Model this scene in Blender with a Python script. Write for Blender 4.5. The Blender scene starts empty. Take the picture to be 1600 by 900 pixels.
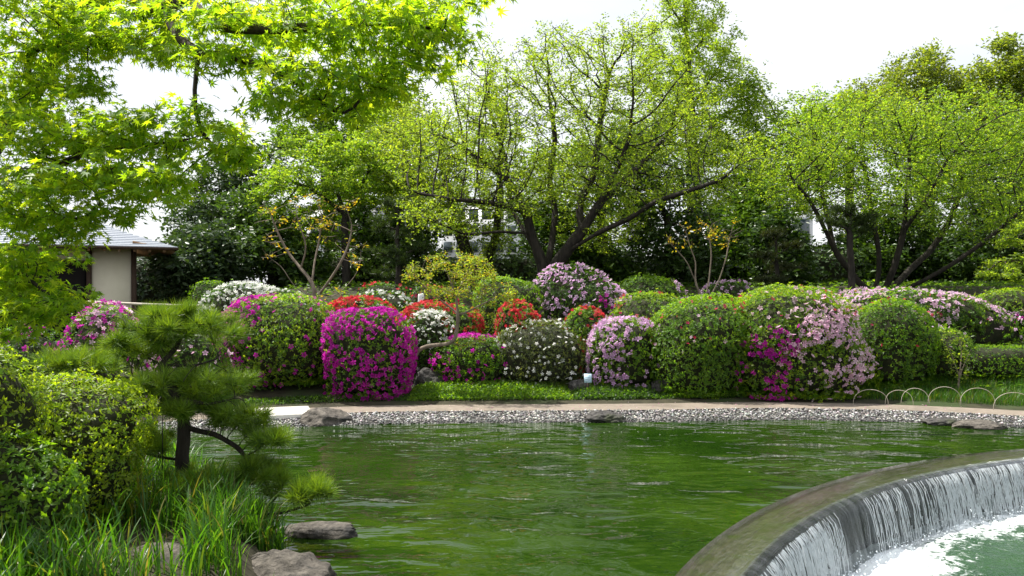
import bpy, math, numpy as np
from mathutils import Vector, Matrix, Quaternion

# ------------------------------------------------------------------ camera, sky, sun, exposure
S = bpy.context.scene
COL = S.collection
F, CZ = 1244.0, 2.2                       # focal length in photograph pixels, eye height over the pond
cam = bpy.data.objects.new('camera', bpy.data.cameras.new('camera')); COL.objects.link(cam)
cam.location = (0, 0, CZ); cam.rotation_euler = (math.radians(90), 0, 0)
cam.data.sensor_width = 36; cam.data.lens = 36 * F / 1600; cam.data.clip_start = .05; cam.data.clip_end = 3000
S.camera = cam
SUN_AZ, SUN_EL = math.radians(-60), math.radians(63)      # azimuth from +Y towards +X
w = bpy.data.worlds.new('World'); S.world = w; w.use_nodes = True
nt = w.node_tree; nt.nodes.clear()
wo = nt.nodes.new('ShaderNodeOutputWorld'); bg = nt.nodes.new('ShaderNodeBackground')
sky = nt.nodes.new('ShaderNodeTexSky'); sky.sky_type = 'NISHITA'; sky.sun_disc = False
sky.sun_elevation = SUN_EL; sky.sun_rotation = SUN_AZ
sky.air_density = 1.0; sky.dust_density = 2.5; sky.ozone_density = 1.0
tc = nt.nodes.new('ShaderNodeTexCoord'); mp = nt.nodes.new('ShaderNodeMapping'); mp.inputs['Scale'].default_value = (1.2, 1.2, 4.0)
nz = nt.nodes.new('ShaderNodeTexNoise'); nz.inputs['Scale'].default_value = 1.7; nz.inputs['Detail'].default_value = 6; nz.inputs['Distortion'].default_value = .4
cr = nt.nodes.new('ShaderNodeMapRange'); cr.inputs[1].default_value = .36; cr.inputs[2].default_value = .66; cr.inputs[3].default_value = .6; cr.inputs[4].default_value = .95
mx = nt.nodes.new('ShaderNodeMix'); mx.data_type = 'RGBA'; mx.inputs[7].default_value = (7.7, 7.85, 8.1, 1)
L = nt.links.new
L(tc.outputs['Generated'], mp.inputs[0]); L(mp.outputs[0], nz.inputs['Vector']); L(nz.outputs[0], cr.inputs[0])
L(cr.outputs[0], mx.inputs[0]); L(sky.outputs[0], mx.inputs[6]); L(mx.outputs[2], bg.inputs[0]); L(bg.outputs[0], wo.inputs[0])
bg.inputs[1].default_value = .092
sl = bpy.data.lights.new('sun', 'SUN'); sl.energy = 5.0; sl.angle = math.radians(.5); sl.color = (1, .96, .89)
sun = bpy.data.objects.new('sun', sl); COL.objects.link(sun)
sv = Vector((math.sin(SUN_AZ) * math.cos(SUN_EL), math.cos(SUN_AZ) * math.cos(SUN_EL), math.sin(SUN_EL)))
sun.rotation_euler = (-sv).to_track_quat('-Z', 'Y').to_euler(); sun.location = (0, 0, 40)
S.view_settings.view_transform = 'Standard'; S.view_settings.look = 'None'
S.view_settings.exposure = .82; S.view_settings.gamma = 1; S.view_settings.use_curve_mapping = False
S.render.engine = 'CYCLES'
S.cycles.max_bounces = 8; S.cycles.diffuse_bounces = 3; S.cycles.glossy_bounces = 3; S.cycles.transmission_bounces = 6
S.cycles.transparent_max_bounces = 8; S.cycles.caustics_reflective = False; S.cycles.caustics_refractive = False
S.cycles.use_denoising = True; S.cycles.sample_clamp_indirect = 6

# ------------------------------------------------------------------ helpers
rng = np.random.default_rng(11)
WLOC = {}
def P(px, py, d): return np.array([(px - 800) / F * d, d, CZ + (450 - py) / F * d])
def unit(a): return a / np.maximum(np.linalg.norm(a, axis=-1, keepdims=True), 1e-9)
def sstep(a, b, x): t = np.clip((x - a) / (b - a), 0, 1); return t * t * (3 - 2 * t)
_sn = {}
def sn(p, f, seed=0, oct=2):                       # smooth pseudo noise of points, about -1..1
    out = 0; amp = 1; tot = 0
    for o in range(oct):
        k = (seed, o)
        if k not in _sn:
            r = np.random.default_rng(seed * 31 + o * 7 + 5); _sn[k] = (unit(r.normal(size=(6, 3))) * r.uniform(.7, 1.4, (6, 1)), r.uniform(0, 6.3, 6))
        kv, ph = _sn[k]
        out = out + amp * np.sin(p @ kv.T * f * 2.2 ** o + ph).sum(-1) / 2.6; tot += amp; amp *= .5
    return out / tot

def thing(name, label, cat, loc, group=None):
    o = bpy.data.objects.new(name, None); COL.objects.link(o); o.location = loc; o.empty_display_size = .2
    o['label'] = label; o['category'] = cat
    if group: o['group'] = group
    WLOC[o.name] = np.array(loc, float); return o
def tag(o, label=None, cat=None, group=None, kind=None):
    for k, v in (('label', label), ('category', cat), ('group', group), ('kind', kind)):
        if v: o[k] = v
    return o
def mesh_of(name, V, faces, mats, col=None, smooth=False, midx=None):
    me = bpy.data.meshes.new(name)
    V = np.asarray(V, np.float32); arrs = [np.asarray(f, np.int32) for f in (faces if isinstance(faces, list) and isinstance(faces[0], np.ndarray) else [faces]) if len(f)]
    me.vertices.add(len(V)); me.vertices.foreach_set('co', V.ravel())
    loops = np.concatenate([a.ravel() for a in arrs]); cnt = np.concatenate([np.full(len(a), a.shape[1], np.int32) for a in arrs])
    me.loops.add(len(loops)); me.loops.foreach_set('vertex_index', loops)
    me.polygons.add(len(cnt)); me.polygons.foreach_set('loop_start', np.concatenate([[0], np.cumsum(cnt)[:-1]]).astype(np.int32))
    if smooth: me.polygons.foreach_set('use_smooth', np.ones(len(cnt), bool))
    for m in (mats if isinstance(mats, list) else [mats]): me.materials.append(m)
    if midx is not None: me.polygons.foreach_set('material_index', np.asarray(midx, np.int32))
    me.update(calc_edges=True)
    if col is not None:
        at = me.color_attributes.new('col', 'FLOAT_COLOR', 'POINT')
        c = np.ones((len(V), 4), np.float32); c[:, :3] = col; at.data.foreach_set('color', c.ravel())
    return me
def mk(name, V, faces, mats, parent=None, **kw):
    off = np.zeros(3)
    if parent is not None: off = WLOC[parent.name]
    o = bpy.data.objects.new(name, mesh_of(name, np.asarray(V) - off, faces, mats, **kw)); COL.objects.link(o)
    if parent is not None: o.parent = parent
    WLOC[o.name] = off.copy()
    return o
def place(name, me, parent, pos, quat=None, scale=1):
    o = bpy.data.objects.new(name, me); COL.objects.link(o)
    off = WLOC[parent.name] if parent is not None else np.zeros(3)
    m = Matrix.LocRotScale(Vector(np.asarray(pos) - off), quat or Quaternion(), Vector((scale,) * 3))
    if parent is not None: o.parent = parent
    o.matrix_basis = m; return o
class MB:                                           # collects boxes and tubes into one mesh
    def __init__(s): s.V = []; s.F = {3: [], 4: []}; s.n = 0
    def add(s, V, Fq):
        Fq = np.asarray(Fq); s.V.append(np.asarray(V, float)); s.F[Fq.shape[1]].append(Fq + s.n); s.n += len(V); return s
    def box(s, c, e1, e2, e3):                      # centre and three half-edge vectors
        c, e1, e2, e3 = map(lambda a: np.asarray(a, float), (c, e1, e2, e3))
        v = [c + a * e1 + b * e2 + g * e3 for a in (-1, 1) for b in (-1, 1) for g in (-1, 1)]
        return s.add(v, [[0, 1, 3, 2], [4, 6, 7, 5], [0, 4, 5, 1], [2, 3, 7, 6], [0, 2, 6, 4], [1, 5, 7, 3]])
    def tube(s, pts, r, sides=8, caps=True):
        pts = np.asarray(pts, float); n = len(pts); r = np.broadcast_to(np.asarray(r, float), (n,))
        t = unit(np.gradient(pts, axis=0)); u = unit(np.cross(t[0], [.13, .97, .2] if abs(t[0][1]) < .9 else [1, 0, .1])); V = []
        for i in range(n):
            u = unit(u - t[i] * (u @ t[i])); b = np.cross(t[i], u)
            for k in range(sides):
                a = 2 * math.pi * k / sides; V.append(pts[i] + r[i] * (math.cos(a) * u + math.sin(a) * b))
        Q = [[i * sides + k, i * sides + (k + 1) % sides, (i + 1) * sides + (k + 1) % sides, (i + 1) * sides + k] for i in range(n - 1) for k in range(sides)]
        T = []
        if caps:
            V += [pts[0], pts[-1]]
            T = [[n * sides, (k + 1) % sides, k] for k in range(sides)] + [[n * sides + 1, (n - 1) * sides + k, (n - 1) * sides + (k + 1) % sides] for k in range(sides)]
        b0 = s.n; s.add(V, Q)
        if T: s.F[3].append(np.array(T) + b0)
        return s
    def build(s, name, mat, parent=None, smooth=False):
        fs = [np.concatenate(s.F[k]) for k in (3, 4) if s.F[k]]
        return mk(name, np.concatenate(s.V), fs, mat, parent, smooth=smooth)

# ------------------------------------------------------------------ materials
def mat(name):
    m = bpy.data.materials.new(name); m.use_nodes = True; n = m.node_tree.nodes
    return m, m.node_tree, n['Principled BSDF'], n['Material Output']
def node(t, kind, **kw):
    n = t.nodes.new(kind)
    for k, v in kw.items(): n.inputs[k].default_value = v
    return n
def leaf_mat(name, tint=(2.9, 2.7, .8), fac=.54, rough=.42, spec=.35):
    m, t, b, out = mat(name)
    a = t.nodes.new('ShaderNodeAttribute'); a.attribute_name = 'col'
    t.links.new(a.outputs['Color'], b.inputs['Base Color']); b.inputs['Roughness'].default_value = rough; b.inputs['Specular IOR Level'].default_value = spec
    mu = t.nodes.new('ShaderNodeMix'); mu.data_type = 'RGBA'; mu.blend_type = 'MULTIPLY'; mu.inputs[0].default_value = 1; mu.inputs[7].default_value = (*tint, 1)
    t.links.new(a.outputs['Color'], mu.inputs[6])
    tr = t.nodes.new('ShaderNodeBsdfTranslucent'); t.links.new(mu.outputs[2], tr.inputs[0])
    mi = t.nodes.new('ShaderNodeMixShader'); mi.inputs[0].default_value = fac
    t.links.new(b.outputs[0], mi.inputs[1]); t.links.new(tr.outputs[0], mi.inputs[2]); t.links.new(mi.outputs[0], out.inputs[0])
    return m
def noise_mat(name, c1, c2, scale=4, rough=.85, bump=.3, bdist=.02, stretch=(1, 1, 1), lo=.35, hi=.65, c3=None, s3=1.2, detail=8, spec=.3, lo3=.52, hi3=.68):
    m, t, b, out = mat(name)
    tcn = t.nodes.new('ShaderNodeTexCoord'); mpn = t.nodes.new('ShaderNodeMapping'); mpn.inputs['Scale'].default_value = stretch
    t.links.new(tcn.outputs['Object'], mpn.inputs[0])
    n1 = node(t, 'ShaderNodeTexNoise', Scale=scale, Detail=detail, Roughness=.65); t.links.new(mpn.outputs[0], n1.inputs['Vector'])
    r = t.nodes.new('ShaderNodeMapRange'); r.inputs[1].default_value = lo; r.inputs[2].default_value = hi; t.links.new(n1.outputs[0], r.inputs[0])
    mi = t.nodes.new('ShaderNodeMix'); mi.data_type = 'RGBA'; mi.inputs[6].default_value = (*c1, 1); mi.inputs[7].default_value = (*c2, 1)
    t.links.new(r.outputs[0], mi.inputs[0]); last = mi.outputs[2]
    if c3:
        n2 = node(t, 'ShaderNodeTexNoise', Scale=s3, Detail=5); t.links.new(tcn.outputs['Object'], n2.inputs['Vector'])
        r2 = t.nodes.new('ShaderNodeMapRange'); r2.inputs[1].default_value = lo3; r2.inputs[2].default_value = hi3; t.links.new(n2.outputs[0], r2.inputs[0])
        m2 = t.nodes.new('ShaderNodeMix'); m2.data_type = 'RGBA'; m2.inputs[7].default_value = (*c3, 1)
        t.links.new(r2.outputs[0], m2.inputs[0]); t.links.new(last, m2.inputs[6]); last = m2.outputs[2]
    t.links.new(last, b.inputs['Base Color']); b.inputs['Roughness'].default_value = rough; b.inputs['Specular IOR Level'].default_value = spec
    bp = t.nodes.new('ShaderNodeBump'); bp.inputs['Strength'].default_value = bump; bp.inputs['Distance'].default_value = bdist
    t.links.new(n1.outputs[0], bp.inputs['Height']); t.links.new(bp.outputs[0], b.inputs['Normal'])
    return m
M = {}
M['leaf'] = leaf_mat('leaf')
M['maple'] = leaf_mat('maple_leaf', (3.9, 2.9, .9), .62, .4, .3)
M['glossy'] = leaf_mat('glossy_leaf', (1.7, 1.8, .5), .28, .4, .4)
M['needle'] = leaf_mat('needle', (1.9, 1.7, .5), .35, .4, .4)
M['grass'] = leaf_mat('grass_blade', (2.1, 1.9, .5), .5, .38, .4)
M['petal'] = leaf_mat('petal', (1.25, 1.2, 1.25), .48, .6, .15)
M['bark'] = noise_mat('bark', (.022, .017, .013), (.075, .06, .045), 14, .9, .8, .02, (1, 1, .25))
M['bark_dark'] = noise_mat('bark_dark', (.012, .010, .008), (.045, .037, .03), 12, .9, .8, .02, (1, 1, .25))
M['bark_pale'] = noise_mat('bark_pale', (.12, .095, .07), (.26, .21, .16), 10, .85, .5, .01, (1, 1, .4), c3=(.06, .05, .035))
M['bush_core'] = noise_mat('bush_core_dark', (.012, .016, .006), (.03, .03, .014), 9, 1, .3)
M['soil'] = noise_mat('soil', (.02, .018, .010), (.05, .045, .024), 5, .95, .6, .03, c3=(.03, .05, .012), s3=.9)
M['path'] = noise_mat('path_concrete', (.17, .14, .11), (.24, .20, .16), 9, .9, .25, .004, c3=(.13, .11, .085), s3=.8)
M['slab'] = noise_mat('pale_cream', (.60, .57, .50), (.68, .65, .58), 7, .85, .15, .003, c3=(.5, .47, .4), s3=2)
M['rock'] = noise_mat('rock', (.05, .044, .037), (.19, .168, .14), 9, .85, 1., .09, c3=(.03, .029, .027), s3=4, detail=12)
M['rock_dark'] = noise_mat('dark_rock', (.028, .026, .025), (.10, .093, .085), 8, .75, 1., .08, c3=(.05, .06, .025), s3=2.5)
M['plaster'] = noise_mat('cream_plaster', (.74, .68, .53), (.80, .74, .59), 3, .9, .1, .003)
M['timber'] = noise_mat('dark_timber', (.035, .02, .013), (.075, .045, .03), 6, .7, .4, .004, (8, 8, 1))
M['rafter'] = noise_mat('rafter_timber', (.16, .095, .05), (.25, .155, .085), 6, .75, .3, .003, (8, 8, 8))
M['slate'] = noise_mat('roof_slate', (.36, .39, .44), (.48, .51, .56), 12, .38, .3, .004, (3, 3, 1), spec=.6)
M['bamboo'] = noise_mat('weathered_bamboo', (.42, .36, .28), (.58, .52, .43), 5, .6, .2, .002)
M['white'] = noise_mat('white_render', (.68, .69, .70), (.76, .77, .78), 2, .7, .05)
M['grey'] = noise_mat('grey_cladding', (.36, .38, .40), (.46, .48, .50), 2, .7, .05)
M['concrete'] = noise_mat('wet_concrete', (.05, .045, .035), (.11, .10, .08), 5, .5, .5, .01, c3=(.03, .045, .015))
def plain(name, c, rough=.6, metal=0, spec=.4):
    m, t, b, o = mat(name); b.inputs['Base Color'].default_value = (*c, 1); b.inputs['Roughness'].default_value = rough
    b.inputs['Metallic'].default_value = metal; b.inputs['Specular IOR Level'].default_value = spec
    n1 = node(t, 'ShaderNodeTexNoise', Scale=30., Detail=3.); bp = t.nodes.new('ShaderNodeBump'); bp.inputs['Strength'].default_value = .08; bp.inputs['Distance'].default_value = .002
    t.links.new(n1.outputs[0], bp.inputs['Height']); t.links.new(bp.outputs[0], b.inputs['Normal']); return m
M['glass'] = plain('window_glass', (.03, .05, .055), .06, 0, .8)
M['card'] = plain('pale_blue_card', (.48, .66, .78), .5)
M['ink'] = plain('grey_ink', (.2, .27, .33), .6)
M['paint'] = plain('white_paint', (.78, .78, .76), .5)
M['wire'] = plain('black_wire', (.02, .02, .02), .5)
M['dark'] = plain('interior_shade', (.012, .009, .008), .9)  # near-black, the shade inside the teahouse put into the colour
def pebble_mat():
    m, t, b, o = mat('pebble'); a = t.nodes.new('ShaderNodeAttribute'); a.attribute_name = 'col'
    t.links.new(a.outputs['Color'], b.inputs['Base Color']); b.inputs['Roughness'].default_value = .45; return m
M['pebble'] = pebble_mat()
def water_mat(name, base, rough, waves, spec=.5):
    m, t, b, o = mat(name); b.inputs['Roughness'].default_value = rough; b.inputs['IOR'].default_value = 1.33
    tcn = t.nodes.new('ShaderNodeTexCoord'); h = None
    n0 = node(t, 'ShaderNodeTexNoise', Scale=.55, Detail=4.); t.links.new(tcn.outputs['Object'], n0.inputs['Vector'])
    mi = t.nodes.new('ShaderNodeMix'); mi.data_type = 'RGBA'; mi.inputs[6].default_value = (*base[0], 1); mi.inputs[7].default_value = (*base[1], 1)
    r = t.nodes.new('ShaderNodeMapRange'); r.inputs[1].default_value = .38; r.inputs[2].default_value = .62
    t.links.new(n0.outputs[0], r.inputs[0]); t.links.new(r.outputs[0], mi.inputs[0]); t.links.new(mi.outputs[2], b.inputs['Base Color'])
    for sc, rot, strc, amp, det in waves:
        mpn = t.nodes.new('ShaderNodeMapping'); mpn.inputs['Rotation'].default_value = (0, 0, math.radians(rot)); mpn.inputs['Scale'].default_value = strc
        t.links.new(tcn.outputs['Object'], mpn.inputs[0])
        n1 = node(t, 'ShaderNodeTexNoise', Scale=sc, Detail=det, Roughness=.55, Distortion=.6); t.links.new(mpn.outputs[0], n1.inputs['Vector'])
        mm = t.nodes.new('ShaderNodeMath'); mm.operation = 'MULTIPLY'; mm.inputs[1].default_value = amp; t.links.new(n1.outputs[0], mm.inputs[0])
        if h is None: h = mm.outputs[0]
        else:
            ad = t.nodes.new('ShaderNodeMath'); t.links.new(h, ad.inputs[0]); t.links.new(mm.outputs[0], ad.inputs[1]); h = ad.outputs[0]
    n9 = node(t, 'ShaderNodeTexNoise', Scale=.33, Detail=2.); t.links.new(tcn.outputs['Object'], n9.inputs['Vector'])
    r9 = t.nodes.new('ShaderNodeMapRange'); r9.inputs[1].default_value = .38; r9.inputs[2].default_value = .62; r9.inputs[3].default_value = .45; r9.inputs[4].default_value = 1.6; t.links.new(n9.outputs[0], r9.inputs[0])
    bp = t.nodes.new('ShaderNodeBump'); bp.inputs['Distance'].default_value = 1; mk9 = t.nodes.new('ShaderNodeMath'); mk9.operation = 'MULTIPLY'; t.links.new(h, mk9.inputs[0]); t.links.new(r9.outputs[0], mk9.inputs[1]); h = mk9.outputs[0]
    t.links.new(h, bp.inputs['Height']); t.links.new(bp.outputs[0], b.inputs['Normal'])
    return m
M['pond'] = water_mat('pond_water', ((.008, .025, .002), (.018, .043, .003)), .03,
                      [(1.3, 12, (1, 1.7, 1), .055, 1.), (4.2, -10, (1, 1.8, 1), .010, 1.), (15, 8, (1, 1.3, 1), .0011, 1.)])
M['pool'] = water_mat('lower_water', ((.012, .045, .018), (.025, .065, .025)), .05, [(4, 20, (1, 1.3, 1), .05, 2.), (13, -20, (1, 1, 1), .018, 3.)])

# ------------------------------------------------------------------ terrain
_xs = np.linspace(-60, 60, 2401)
_ys = np.interp(_xs, [-60, -9, -6.5, -5.4, -4.0, -2.2, 0, 2.2, 4.5, 6.5, 8.0, 10, 13, 20, 60], [11.4, 11.4, 11.5, 11.9, 12.5, 12.92, 13.03, 13.1, 13.35, 13.1, 12.6, 11.6, 9.5, 8, 8])
_ys = np.convolve(np.pad(_ys, 12, 'edge'), np.ones(25) / 25, 'valid')
def ys(x): return np.interp(x, _xs, _ys)
def xl(y): return np.interp(y, [-5, 2, 4, 6, 6.7, 8, 10, 11, 12, 14], [-.6, -.8, -1.2, -1.62, -1.95, -2.9, -4.2, -4.8, -5.6, -6.5])
WC, R_LIP, R_UP = np.array([9.8, 1.65]), 9.12, 9.63
def ground(x, y):
    x = np.asarray(x, float); y = np.asarray(y, float)
    t = y - ys(x)
    hill = 2.25 * (1 - .6 * sstep(-5.5, -9, x))
    far = np.where(t < .5, .29 * np.clip(t, -3, .42), .12 + (hill - .12) * sstep(.7, 10.5, t) )
    l = xl(y) - x
    left = np.where(l < 0, .5 * l, .32 * sstep(0, .5, l) + .25 * sstep(.5, 4, l))
    b = sstep(10.3, 12.2, y)
    land_l = left * (1 - b) + np.maximum(far, left * .4) * b
    s = np.minimum(-l, -t)                                        # >0 inside the pond
    z = np.where(s > 0, -np.minimum(.55, .3 * s), np.where((t < 0) & (l > 0), land_l, np.where(l > 0, land_l, far)))
    near = sstep(2.6, 2.0, y); z = z * (1 - near) + .5 * near
    r = np.hypot(x - WC[0], y - WC[1]); z = np.where((r < R_UP - .25), -1.4, z)
    return z
def gz(x, y): return float(ground(x, y))
def spaced(a, b, c, d, step):                                      # fine between b and c, growing outside
    g = lambda e, s: e * np.cumsum(step * 1.16 ** np.arange(1, 60)); lo = b - g(1, 0); hi = c + g(1, 0)
    return np.concatenate([lo[lo > a][::-1], np.arange(b, c + 1e-6, step), hi[hi < d]])
gx = spaced(-900, -12, 12, 900, .2); gy = spaced(-60, 2, 26, 1500, .2)
X, Y = np.meshgrid(gx, gy); Z = ground(X, Y)
pp = np.stack([X, Y, Z], -1).reshape(-1, 3); pp[:, 2] += .012 * sn(pp * [1, 1, 0], 2.1, 3) * (pp[:, 2] > .2)
def grid_faces(ny, nx):
    i = np.arange(ny - 1)[:, None] * nx + np.arange(nx - 1)[None]; i = i.ravel(); return np.stack([i, i + 1, i + 1 + nx, i + nx], 1)
tag(mk('ground', pp, grid_faces(len(gy), len(gx)), M['soil'], smooth=True), kind='structure', label='dark garden soil rising in a low hill behind the pond')
# pond water
wx = np.arange(-8, 17.01, .25); wy = np.arange(1.5, 14.6, .25); X, Y = np.meshgrid(wx, wy)
V = np.stack([X.ravel(), Y.ravel(), np.zeros(X.size)], 1); Fq = grid_faces(len(wy), len(wx))
rr = np.hypot(V[:, 0] - WC[0], V[:, 1] - WC[1]); Fq = Fq[(rr[Fq] > R_LIP + .05).all(1)]
tag(mk('pond', V, Fq, M['pond'], smooth=True), kind='structure', label='rippled green garden pond')
# path, pale patch, pebble beach
def strip(x0, x1, t0, t1, dz, n, nt_=4, wob=.0):
    xs_ = np.linspace(x0, x1, n); tt = np.linspace(t0, t1, nt_); V = []
    for t in tt: V.append(np.stack([xs_, ys(xs_) + t + wob * sn(np.stack([xs_, xs_ * 0 + t, xs_ * 0], 1), 3, 5), xs_ * 0], 1))
    V = np.concatenate(V); V[:, 2] = .12 + dz; return V, grid_faces(nt_, n)
V, Fq = strip(-14, 16, .40, 1.47, .012, 200, 6, .02); tag(mk('path', V, Fq, M['path']), kind='structure', label='pale brown concrete path along the far bank')
V, Fq = strip(-6, 9.2, -1.2, .5, 0, 160, 10); V[:, 2] = ground(V[:, 0], V[:, 1]) + .004
bank = tag(mk('pebble_bank', V, Fq, M['rock_dark'], smooth=True), kind='structure', label='pebbled beach sloping from the path into the pond')
ico = None
def icosphere(sub):
    import bmesh
    bm = bmesh.new(); bmesh.ops.create_icosphere(bm, subdivisions=sub, radius=1)
    v = np.array([x.co[:] for x in bm.verts]); f = np.array([[q.index for q in p.verts] for p in bm.faces]); bm.free(); return v, f
I1, I1f = icosphere(1); I3, I3f = icosphere(3); I4, I4f = icosphere(4); I5, I5f = icosphere(5)
OCT = np.array([[1, 0, 0], [-1, 0, 0], [0, 1, 0], [0, -1, 0], [0, 0, 1], [0, 0, -1.]]); OCTf = np.array([[0, 2, 4], [2, 1, 4], [1, 3, 4], [3, 0, 4], [2, 0, 5], [1, 2, 5], [3, 1, 5], [0, 3, 5]])
n = 19500; x = rng.uniform(-6, 9.3, n); t = rng.uniform(-.22, .42, n); y = ys(x) + t
sz = (.011 + .022 * rng.random(n) ** 2.2)[:, None] * rng.uniform(.75, 1.25, (n, 3)); sz[:, 2] *= .6; sz[:, 0] *= 1.25
an = rng.uniform(0, 6.28, n); ca, sa = np.cos(an)[:, None], np.sin(an)[:, None]
bv = OCT[None] * sz[:, None] * (1 + .12 * rng.normal(size=(n, len(OCT), 1)))
V = np.stack([bv[..., 0] * ca - bv[..., 1] * sa, bv[..., 0] * sa + bv[..., 1] * ca, bv[..., 2]], -1) + np.stack([x, y, ground(x, y) + .008], 1)[:, None]
g = np.clip(rng.normal(.15, .09, n), .025, .5); g[rng.random(n) < .14] = .5
g *= 1 - .62 * sstep(.12, .0, t + .04 * sn(np.stack([x, y, x * 0], 1), 3, 61)); c = g[:, None] * np.array([1, .96, .9]) * rng.uniform(.9, 1.1, (n, 3))
o = mk('pebbles', V.reshape(-1, 3), (OCTf[None] + np.arange(n)[:, None, None] * len(OCT)).reshape(-1, 3), M['pebble'], bank, col=np.repeat(c, len(OCT), 0), smooth=True)
tag(o, kind='stuff')
b = MB(); xs_ = np.linspace(-4.75, -3.25, 12)
V = np.concatenate([np.stack([xs_ + k * .0, ys(xs_) + t_, xs_ * 0 + .12 + z_], 1) for t_, z_, k in ((.3, -.06, 0), (.3, .03, 0), (1.15, .034, 0), (1.15, -.06, 0))])
V[:, 0] += (V[:, 1] - 13) * -.35
cap = lambda i: [[i, i + 12, i + 24, i + 36]]
o = mk('pale_patch', V, np.concatenate([grid_faces(4, 12), cap(0), [c_[::-1] for c_ in cap(11)]]), M['slab'])  # flat piece standing slightly above the path, paler than it
tag(o, 'pale raised patch on the path behind the pine', 'slab')

# ------------------------------------------------------------------ weir, waterfall, lower pool
def arc(r, a): return np.stack([WC[0] + r * np.cos(a), WC[1] + r * np.sin(a)], -1)
A = np.linspace(math.radians(60), math.radians(200), 420)
t = thing('weir', 'curved low concrete weir holding back the green pond', 'weir', (*arc(R_LIP, np.radians(130)), -.6))
def weir_mat():
    m = noise_mat('wet_weir_top', (.026, .025, .018), (.065, .061, .047), 16, .12, .3, .004, c3=(.03, .04, .014), s3=3.4, spec=.6)
    tt = m.node_tree; b = tt.nodes['Principled BSDF']; b.inputs['Coat Weight'].default_value = 1; b.inputs['Coat Roughness'].default_value = .03; b.inputs['Coat IOR'].default_value = 1.33
    uv = tt.nodes.new('ShaderNodeAttribute'); uv.attribute_name = 'flow'; mp_ = tt.nodes.new('ShaderNodeMapping'); mp_.inputs['Scale'].default_value = (2.2, 17, 1)
    n = node(tt, 'ShaderNodeTexNoise', Scale=1., Detail=5., Distortion=1.2); bp = tt.nodes.new('ShaderNodeBump'); bp.inputs['Strength'].default_value = 1; bp.inputs['Distance'].default_value = .012
    tt.links.new(uv.outputs['Vector'], mp_.inputs[0]); tt.links.new(mp_.outputs[0], n.inputs['Vector']); tt.links.new(n.outputs[0], bp.inputs['Height']); tt.links.new(bp.outputs[0], b.inputs['Coat Normal'])
    return m
M['weir'] = weir_mat()
def sheet(name, prof, mat_, parent, A=A, warp=None, smooth=True):      # prof: list of (radius, z); swept along the arc
    prof = np.array(prof); n, k = len(prof), len(A)
    r = prof[:, 0][:, None] + np.zeros((n, k)); z = prof[:, 1][:, None] + np.zeros((n, k))
    s = (R_LIP * A)[None] + np.zeros((n, k)); ln = np.concatenate([[0], np.cumsum(np.hypot(*np.diff(prof, axis=0).T))])[:, None] + np.zeros((n, k))
    if warp: r, z = warp(r, z, s, ln)
    V = np.stack([WC[0] + r * np.cos(A), WC[1] + r * np.sin(A), z], -1).reshape(-1, 3)
    o = mk(name, V, grid_faces(n, k), mat_, parent, smooth=smooth)
    at = o.data.attributes.new('flow', 'FLOAT_VECTOR', 'POINT'); at.data.foreach_set('vector', np.stack([s, ln, s * 0], -1).astype(np.float32).ravel())
    return o
sheet('crest', [(R_UP + .03, -.3), (R_UP + .03, -.03), (R_UP, .008), (R_UP - .15, .014), (R_LIP + .2, .012), (R_LIP + .08, .006), (R_LIP + .02, -.01), (R_LIP, -.04)], M['weir'], t)
sheet('face', [(R_LIP + .004, -.035), (R_LIP - .0, -.2), (R_LIP + .05, -1.4)], M['concrete'], t)
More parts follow.
